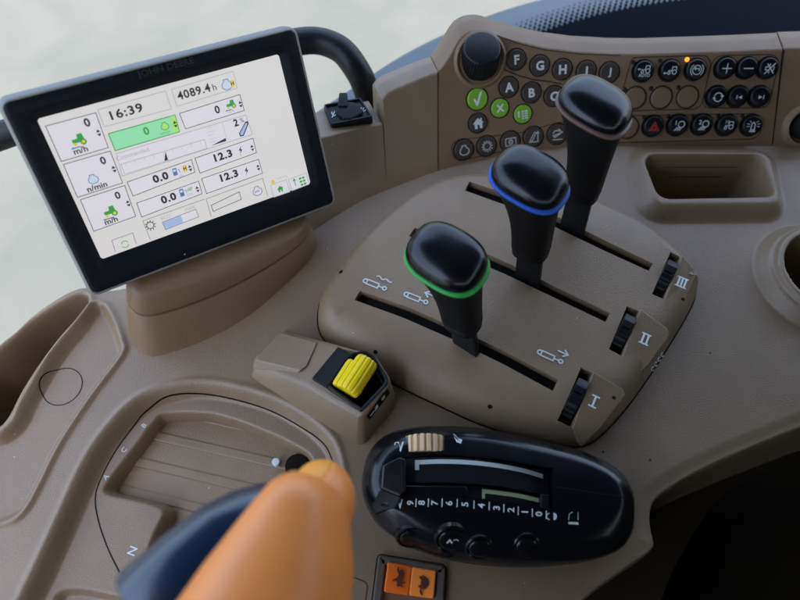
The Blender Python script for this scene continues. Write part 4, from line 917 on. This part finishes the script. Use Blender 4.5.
# half hidden round buttons on the near flank
for (u, v, rb) in ((411, 539, .8), (452, 541, .9), (480, 549, .75), (527, 547, .7)):
    d_ = ray(u, v).normalized(); hit = sp_bvh.ray_cast(CC, d_)
    if hit[0] is None: continue
    nrm = hit[1] if hit[1].dot(d_) < 0 else -hit[1]; nrm = (nrm+Vector((0, -.4, .25))).normalized(); f = Frame(hit[0]-nrm*.1, Vector((1, 0, 0)), nrm.cross(Vector((1, 0, 0))))
    mb = MB(); mb.loft([[f.pt(q_.x, q_.y, hh) for q_ in circ(0, 0, r_, 36)] for r_, hh in ((rb*1.15, -.25), (rb*1.12, .04), (rb*1.0, .08), (rb*.92, .04), (rb*.9, -.04), (rb*.86, -.04), (rb*.82, .09), (rb*.7, .14), (rb*.5, .16))], 'black_pod'); o = mb.build('flank_button', sp, angle=45)
    if u in (452, 478):
        o['o'] = sp['o']; mb = MB()
        if u == 452: mb.stroke(f, [(-.3, -.1), (-.15, .12), (.0, -.1)], .1, 'white_ink', base=.17, step=0); mb.stroke(f, arc(.2, 0, .16, 20, 150, 6), .05, 'white_ink', base=.17, step=0)
        else: mb.stroke(f, [(-.4, -.1), (.4, -.2)], .12, 'white_ink', base=.17, step=0)
        mb.build('button_symbol', o, recalc=False)

# ================================================================== ORANGE ROCKER
rk = thing('rocker_switch', 'orange rocker switch with hare and tortoise symbols in a dark frame', 'switch', tuple(onz(410, 582, 0)))
f = Frame(onz(409.5, 581, .0), onz(445, 586, 0)-onz(375, 575.5, 0), Vector((0, 1, 0)))
def F2(pix): return [Vector(f.px(*p)) for p in pix]
mb = MB(); o2 = fillet(F2([(378, 554.5), (446, 565.5), (443, 622), (371, 612)]), .3); mb.loft([[f.pt(p.x, p.y, -.2) for p in inset(o2, -.06)], [f.pt(p.x, p.y, .05) for p in inset(o2, -.06)], [f.pt(p.x, p.y, .05) for p in o2]], 'seam', cap0=False, cap1=False)
mb.loft([[f.pt(p.x, p.y, -.2) for p in inset(o2, .02)], [f.pt(p.x, p.y, .28) for p in inset(o2, .03)], [f.pt(p.x, p.y, .36) for p in inset(o2, .12)], [f.pt(p.x, p.y, .36) for p in inset(o2, .45)], [f.pt(p.x, p.y, .1) for p in inset(o2, .62)], [f.pt(p.x, p.y, -.3) for p in inset(o2, .65)]], 'frame_brown', cap0=False, cap1=False)
mb.build('switch_frame', rk, angle=35)
kx = F2([(388, 562.5), (436, 571), (433.5, 599), (384, 592)])
kp = fillet(kx, .22); ctr = sum(kx, Vector((0, 0)))/4; 
def rocker_half(sel, m, nm, lab=None):
    c0 = (kx[0]+kx[1])/2; c1 = (kx[3]+kx[2])/2
    if sel == 0: P = [kx[0], c0, c1, kx[3]]; hh = (.62, .42, .42, .62)
    else: P = [c0, kx[1], kx[2], c1]; hh = (.42, .50, .50, .42)
    m_ = MB(); m_.loft([[f.pt(p.x, p.y, -.2) for p in P], [f.pt(p.x, p.y, h_) for p, h_ in zip(P, hh)]], m); return m_.build(nm, rk, bevel=.10, angle=30)
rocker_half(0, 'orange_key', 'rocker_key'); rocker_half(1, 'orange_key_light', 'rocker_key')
# hare and tortoise, turned on their sides
mb = MB(); g1 = Frame(f.pt(*f.px(399.5, 578)), f.Y*-1, f.X).at(0, 0, .57); g2 = Frame(f.pt(*f.px(423, 583)), f.Y*-1, f.X).at(0, 0, .51)
g1 = g1.rot(R(-18)) 
hare = [(-.62, -.12), (-.5, .08), (-.2, .22), (.1, .2), (.2, .3), (.05, .5), (.12, .54), (.34, .32), (.42, .5), (.5, .48), (.46, .26), (.6, .14), (.56, .04), (.36, .0), (.28, -.16), (.44, -.34), (.32, -.36), (.1, -.16), (-.16, -.14), (-.34, -.36), (-.6, -.42), (-.58, -.32), (-.4, -.22), (-.5, -.14)]
mb.fill(g1, [(a*.8, b*.8) for a, b in hare], 'brown_ink', z=.03)
mb.fill(g2, arc(0, -.05, .36, 0, 180, 10), 'brown_ink', z=.02); mb.fill(g2, [(-.42, -.06), (.42, -.06), (.62, .06), (.66, -.06), (.5, -.16), (.3, -.14), (.26, -.26), (.16, -.26), (.14, -.14), (-.16, -.14), (-.2, -.26), (-.32, -.26), (-.32, -.14)], 'brown_ink', z=.025)
mb.build('speed_symbol', rk, recalc=False)

# ================================================================== ORANGE JOYSTICK (close to the lens)
ZJ = 17.0
joy = thing('joystick', 'large orange joystick grip with a black side shell tinted by a painted blue sheen, close and blurred', 'joystick', tuple(onz(280, 560, 0)))
def jrow(v, x0, x1, zc, hz, n=40, e=2.3, xmid=0, dz=0):
    a = onz(x0, v, zc); b = onz(x1, v, zc); c_ = (a+b)/2; w = (b-a).length/2; out = []
    for i in range(n):
        t = 2*PI*i/n; cx_, sx_ = math.cos(t), math.sin(t); out.append(c_+Vector((w*math.copysign(abs(cx_)**(2/e), cx_), dz*0, hz*math.copysign(abs(sx_)**(2/e), sx_))))
    return out
mb = MB()
rows = [(472, 294, 299, .2), (474, 290.5, 304, .6), (478, 286, 313, 1.1), (483, 279, 325, 1.7), (490, 271.5, 333.5, 2.2), (499, 265, 340, 2.6), (510, 256, 345, 2.9), (525, 244.5, 348.5, 3.15), (545, 229, 350, 3.4), (570, 209, 351.5, 3.6), (600, 187, 348.5, 3.7), (650, 148, 343, 3.7), (760, 100, 340, 3.6)]
rr_ = [Vector((v, a, b)) for v, a, b, h in rows]; hh_ = [Vector((h, .15*i, 0)) for i, (v, a, b, h) in enumerate(rows)]
mb.loft([jrow(p.x, p.y-.012*(p.z-p.y), p.z+.012*(p.z-p.y), ZJ-q_.y, q_.x, n=64, e=2.3) for p, q_ in zip(catmull(rr_, 5, False), catmull(hh_, 5, False))], 'orange'); jg = mb.build('orange_grip', joy, angle=75)
# dark side shell: rounded bar along the upper left flank
a = onz(154, 612, ZJ-.9); b = onz(298, 488, ZJ-1.5); ax = (b-a).normalized(); sd = Vector((0, 0, 1)).cross(ax).normalized()
mb = MB(); rg = []
for t, w, h_, o_s in ((-.03, 1.35, 1.4, .1), (-.02, 1.55, 1.7, .1), (0, 1.62, 1.8, .1), (.3, 1.62, 2.0, .12), (.55, 1.55, 2.0, .1), (.72, 1.35, 1.8, .0), (.86, 1.05, 1.4, -.1), (.96, .75, 1.0, -.2), (1.03, .3, .5, -.3)):
    c_ = a+(b-a)*t+sd*o_s; rg.append([c_+sd*w*math.copysign(abs(math.cos(q_))**.8, math.cos(q_))+Vector((0, 0, 1))*h_*math.copysign(abs(math.sin(q_))**.8, math.sin(q_)) for q_ in [2*PI*i/40 for i in range(40)]])
mb.loft(rg, 'shell_blue_sheen'); mb.build('dark_shell', joy, angle=50)
# trigger ear: amber cap and orange body
def ellipsoid(c_, X, Y, Z, m, name, parent, e=1.0, n=28, k=14):
    m_ = MB(); rg = []
    for i in range(k+1):
        t = -PI/2+PI*i/k; cr = max(.02, math.cos(t)); rg.append([c_+X*(cr*math.cos(2*PI*j/n))+Z*(cr*math.sin(2*PI*j/n))+Y*math.sin(t) for j in range(n)])
    m_.loft(rg, m); return m_.build(name, parent, angle=80)
c_ = onz(322, 500.5, ZJ-3.2); EX, EY, EZ = Vector((1.34, .1, 0)), Vector((-.14, 1.6, 0)), Vector((0, 0, 1.5)); NN, KK = 64, 40
parts_ = {True: MB(), False: MB()}
def ept(i, j): t = -PI/2+PI*i/KK; cr = max(.002, math.cos(t)); return c_+EX*(cr*math.cos(2*PI*j/NN))+EZ*(cr*math.sin(2*PI*j/NN))+EY*math.sin(t)
for i in range(KK):
    for j in range(NN):
        P = [ept(i, j), ept(i, j+1), ept(i+1, j+1), ept(i+1, j)]; m_ = sum(P, Vector((0, 0, 0)))/4; u_, v_ = proj(m_); side = u_-(323+(484-v_)*.47)
        sh = c_+(P[0]-c_); parts_[side > 0].add(P, [(0, 1, 2, 3)], 'orange' if side > 0 else 'amber')
for k_, nm_ in ((True, 'trigger'), (False, 'amber_button')):
    o = parts_[k_].build(nm_, joy, recalc=False, angle=80); bm = bmesh.new(); bm.from_mesh(o.data); bmesh.ops.remove_doubles(bm, verts=bm.verts, dist=1e-6); bmesh.ops.recalc_face_normals(bm, faces=bm.faces)
    for f_ in bm.faces: f_.smooth = True
    bm.to_mesh(o.data); bm.free(); sd_m = o.modifiers.new('thick', 'SOLIDIFY'); sd_m.thickness = .12*S; sd_m.offset = -1
core = MB(); core.loft([[c_+EX*(.93*max(.02, math.cos(-PI/2+PI*i/14))*math.cos(2*PI*j/28))+EZ*(.93*max(.02, math.cos(-PI/2+PI*i/14))*math.sin(2*PI*j/28))+EY*.93*math.sin(-PI/2+PI*i/14) for j in range(28)] for i in range(15)], 'seam'); core.build('trigger_core', joy)
mb = MB(); tube(mb, catmull([onz(290, 640, ZJ-2), onz(285, 620, 9), onz(278, 560, 2), onz(285, 500, -1.5)], 6, False), 1.3, 'black_rubber', 20); mb.build('joystick_stem', joy)

# ================================================================== SETTING
def setg(mb, name, label=None, cat=None, kind='structure', **k):
    o = mb.build(name, None, **k)
    tag(o, label, cat, kind=kind); return o
gm = mat('concrete', (0.40, 0.41, 0.385), .85, .2)
nt = gm.node_tree; b = nt.nodes['Principled BSDF']; tc = nt.nodes.new('ShaderNodeTexCoord'); n1 = nt.nodes.new('ShaderNodeTexNoise'); n1.inputs['Scale'].default_value = 2.2; n1.inputs['Detail'].default_value = 9; n1.inputs['Distortion'].default_value = .8
cr = nt.nodes.new('ShaderNodeValToRGB'); cr.color_ramp.elements[0].position = .2; cr.color_ramp.elements[0].color = (.050, .057, .055, 1); cr.color_ramp.elements[1].position = .72; cr.color_ramp.elements[1].color = (.067, .0735, .070, 1)
nt.links.new(tc.outputs['Object'], n1.inputs['Vector']); nt.links.new(n1.outputs['Fac'], cr.inputs[0]); nt.links.new(cr.outputs[0], b.inputs['Base Color'])
mb = MB(); gz = -150.0; Gs = 12000; mb.poly([Vector((-Gs, -Gs, gz)), Vector((Gs, -Gs, gz)), Vector((Gs, Gs, gz)), Vector((-Gs, Gs, gz))], 'concrete'); setg(mb, 'ground')
# cab side sill behind the console: moulding with sky reflection painted in blue-grey, black-bordered glass beyond it
ZS2 = -5.0
sill = catmull([Vector(p) for p in tr([(215, 215), (235, 175), (262, 146), (292, 127), (345, 91), (400, 55), (450, 30), (500, 10), (560, -6), (640, -18), (760, -28), (980, -40)], ZS2)], 6, False)
back = [Vector((sill[-1].x, 20)), Vector((0, 22)), Vector((-9, 25))]
mb = MB(); P = sill+back
mb.loft([[V3(p, ZS2-3) for p in P], [V3(p, ZS2-.35) for p in P], [V3(p, ZS2-.1) for p in inset(P, .12)], [V3(p, ZS2) for p in inset(P, .4)]], 'sill_sky_tint')
so_ = mb.build('cab_sill', None, angle=60, root=Vector((10, 40, ZS2))); tag(so_, 'curved cab sill behind the console, blue-grey from painted sky reflection', 'sill')
fe = [(300, 150), (345, 99), (395, 80), (440, 62), (490, 42), (530, 27), (580, 12), (640, 0), (700, -9), (800, -16), (980, -22)]
fr_ = catmull([Vector(p) for p in tr(fe, ZS2+.35)], 6, False)
fband = catmull([Vector(p) for p in tr([(330, 150), (400, 97), (450, 75), (500, 50), (540, 33), (580, 20), (620, 10), (680, 0), (780, -8), (980, -14)], ZS2+.3)], 6, False)
mb = MB(); P = fband+[Vector((fband[-1].x, 28)), Vector((0, 28))]
mb.loft([[V3(p, ZS2+.08) for p in P], [V3(p, ZS2+.3) for p in P]], 'frit'); glass = mb.build('window_border', None, angle=40, root=Vector((20, 45, ZS2+.1))); tag(glass, 'black dotted window border curving behind the switch panel', 'window border')
glass['o'] = (20, 45, ZS2+.1)
mb = MB(); zz = ZS2+.06
# dots shrinking away from the solid border
for row in range(1, 7):
    acc = 0; spc = .62; rad = .25-.028*row; Q = [p+Vector((-.32, .95)).normalized()*(.42*row-.1) for p in fband]
    nxt = (row % 2)*spc/2
    for a_, b_ in zip(Q, Q[1:]):
        L_ = (b_-a_).length
        while nxt < acc+L_:
            p = a_.lerp(b_, (nxt-acc)/L_); mb.disc(HZ.at(p.x, p.y, 0), rad, 'frit', zz, 10); nxt += spc
        acc += L_
dts = mb.build('border_dots', glass, recalc=False, smooth=False); dts['kind'] = 'stuff'
# dark cab floor and inner wall low at the right
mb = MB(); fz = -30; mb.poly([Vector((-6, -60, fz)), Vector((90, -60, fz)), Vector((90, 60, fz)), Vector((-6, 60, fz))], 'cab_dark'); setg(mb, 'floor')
mb = MB(); P = [Vector((-32, -30, 0)), Vector((60, -30, 0))]
# seat flank under the console (dark, closes the view at the bottom right)
pd = catmull([Vector(p) for p in ((10, -14), (13.5, -8), (17, -2), (20, 3), (25, 8), (33, 11), (46, 13), (46, 20), (20, 21), (6, 20), (0, 4), (0, -14))], 6)
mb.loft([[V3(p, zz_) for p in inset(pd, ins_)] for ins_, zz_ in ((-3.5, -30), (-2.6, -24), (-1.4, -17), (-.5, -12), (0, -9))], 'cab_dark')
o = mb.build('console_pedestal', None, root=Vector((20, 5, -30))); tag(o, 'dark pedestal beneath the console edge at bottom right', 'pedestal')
# unseen cab roof, its reach set to shade the console
mb = MB(); rz = 62
mb.loft([[Vector((-42, -120, rz)), Vector((110, -120, rz)), Vector((110, 66, rz)), Vector((-42, 66, rz))], [Vector((-42, -120, rz+8)), Vector((110, -120, rz+8)), Vector((110, 66, rz+8)), Vector((-42, 66, rz+8))]], 'roof')
setg(mb, 'cab_shade_roof', smooth=False)
mb = MB(); mb.loft([[Vector((-42, -70, 36)), Vector((110, -70, 36)), Vector((110, -64, 36)), Vector((-42, -64, 36))], [Vector((-42, -70, -60)), Vector((110, -70, -60)), Vector((110, -64, -60)), Vector((-42, -64, -60))]], 'roof'); setg(mb, 'cab_rear_shade_wall', smooth=False)  # unseen rear wall, height set to cut light from behind

mb = MB(); mb.loft([[Vector((78, -64, -60)), Vector((84, -64, -60)), Vector((84, 40, -60)), Vector((78, 40, -60))], [Vector((78, -64, 40)), Vector((84, -64, 40)), Vector((84, 40, 40)), Vector((78, 40, 40))]], 'cab_dark'); setg(mb, 'cab_side_shade_wall', smooth=False)  # unseen wall added to hold back light from the right
# ================================================================== LIGHT, CAMERA
w = bpy.data.worlds.new('World'); scene.world = w; w.use_nodes = True; nt = w.node_tree
sky = nt.nodes.new('ShaderNodeTexSky'); sky.sky_type = 'NISHITA'; sky.sun_disc = False
SUN_EL, SUN_AZ = R(68), R(150)        # azimuth measured from +Y towards +X
sky.sun_elevation = SUN_EL; sky.sun_rotation = SUN_AZ; sky.altitude = 100; sky.air_density = 1.0; sky.dust_density = 6.0; sky.ozone_density = 0.6
nt.links.new(sky.outputs[0], nt.nodes['Background'].inputs[0]); nt.nodes['Background'].inputs[1].default_value = .15
sl = bpy.data.lights.new('sun', 'SUN'); sl.energy = 2.0; sl.angle = R(.5); sl.color = (1, .95, .87)
so = bpy.data.objects.new('sun', sl); COL.objects.link(so)
sd_ = Vector((math.sin(SUN_AZ)*math.cos(SUN_EL), math.cos(SUN_AZ)*math.cos(SUN_EL), math.sin(SUN_EL)))
so.rotation_euler = sd_.to_track_quat('Z', 'Y').to_euler()
cam = bpy.data.cameras.new('camera'); co_ = bpy.data.objects.new('camera', cam); COL.objects.link(co_)
co_.location = CC*S; co_.rotation_euler = (PI/2-PITCH, 0, 0)
cam.sensor_width = 36; cam.lens = 36*FPX/800; cam.clip_start = .01; cam.clip_end = 500
cam.dof.use_dof = True; cam.dof.focus_distance = 41*S; cam.dof.aperture_fstop = 5.0
scene.camera = co_
scene.view_settings.view_transform = 'Standard'; scene.view_settings.look = 'None'; scene.view_settings.exposure = 2.62; scene.view_settings.gamma = 1
finish_tree()
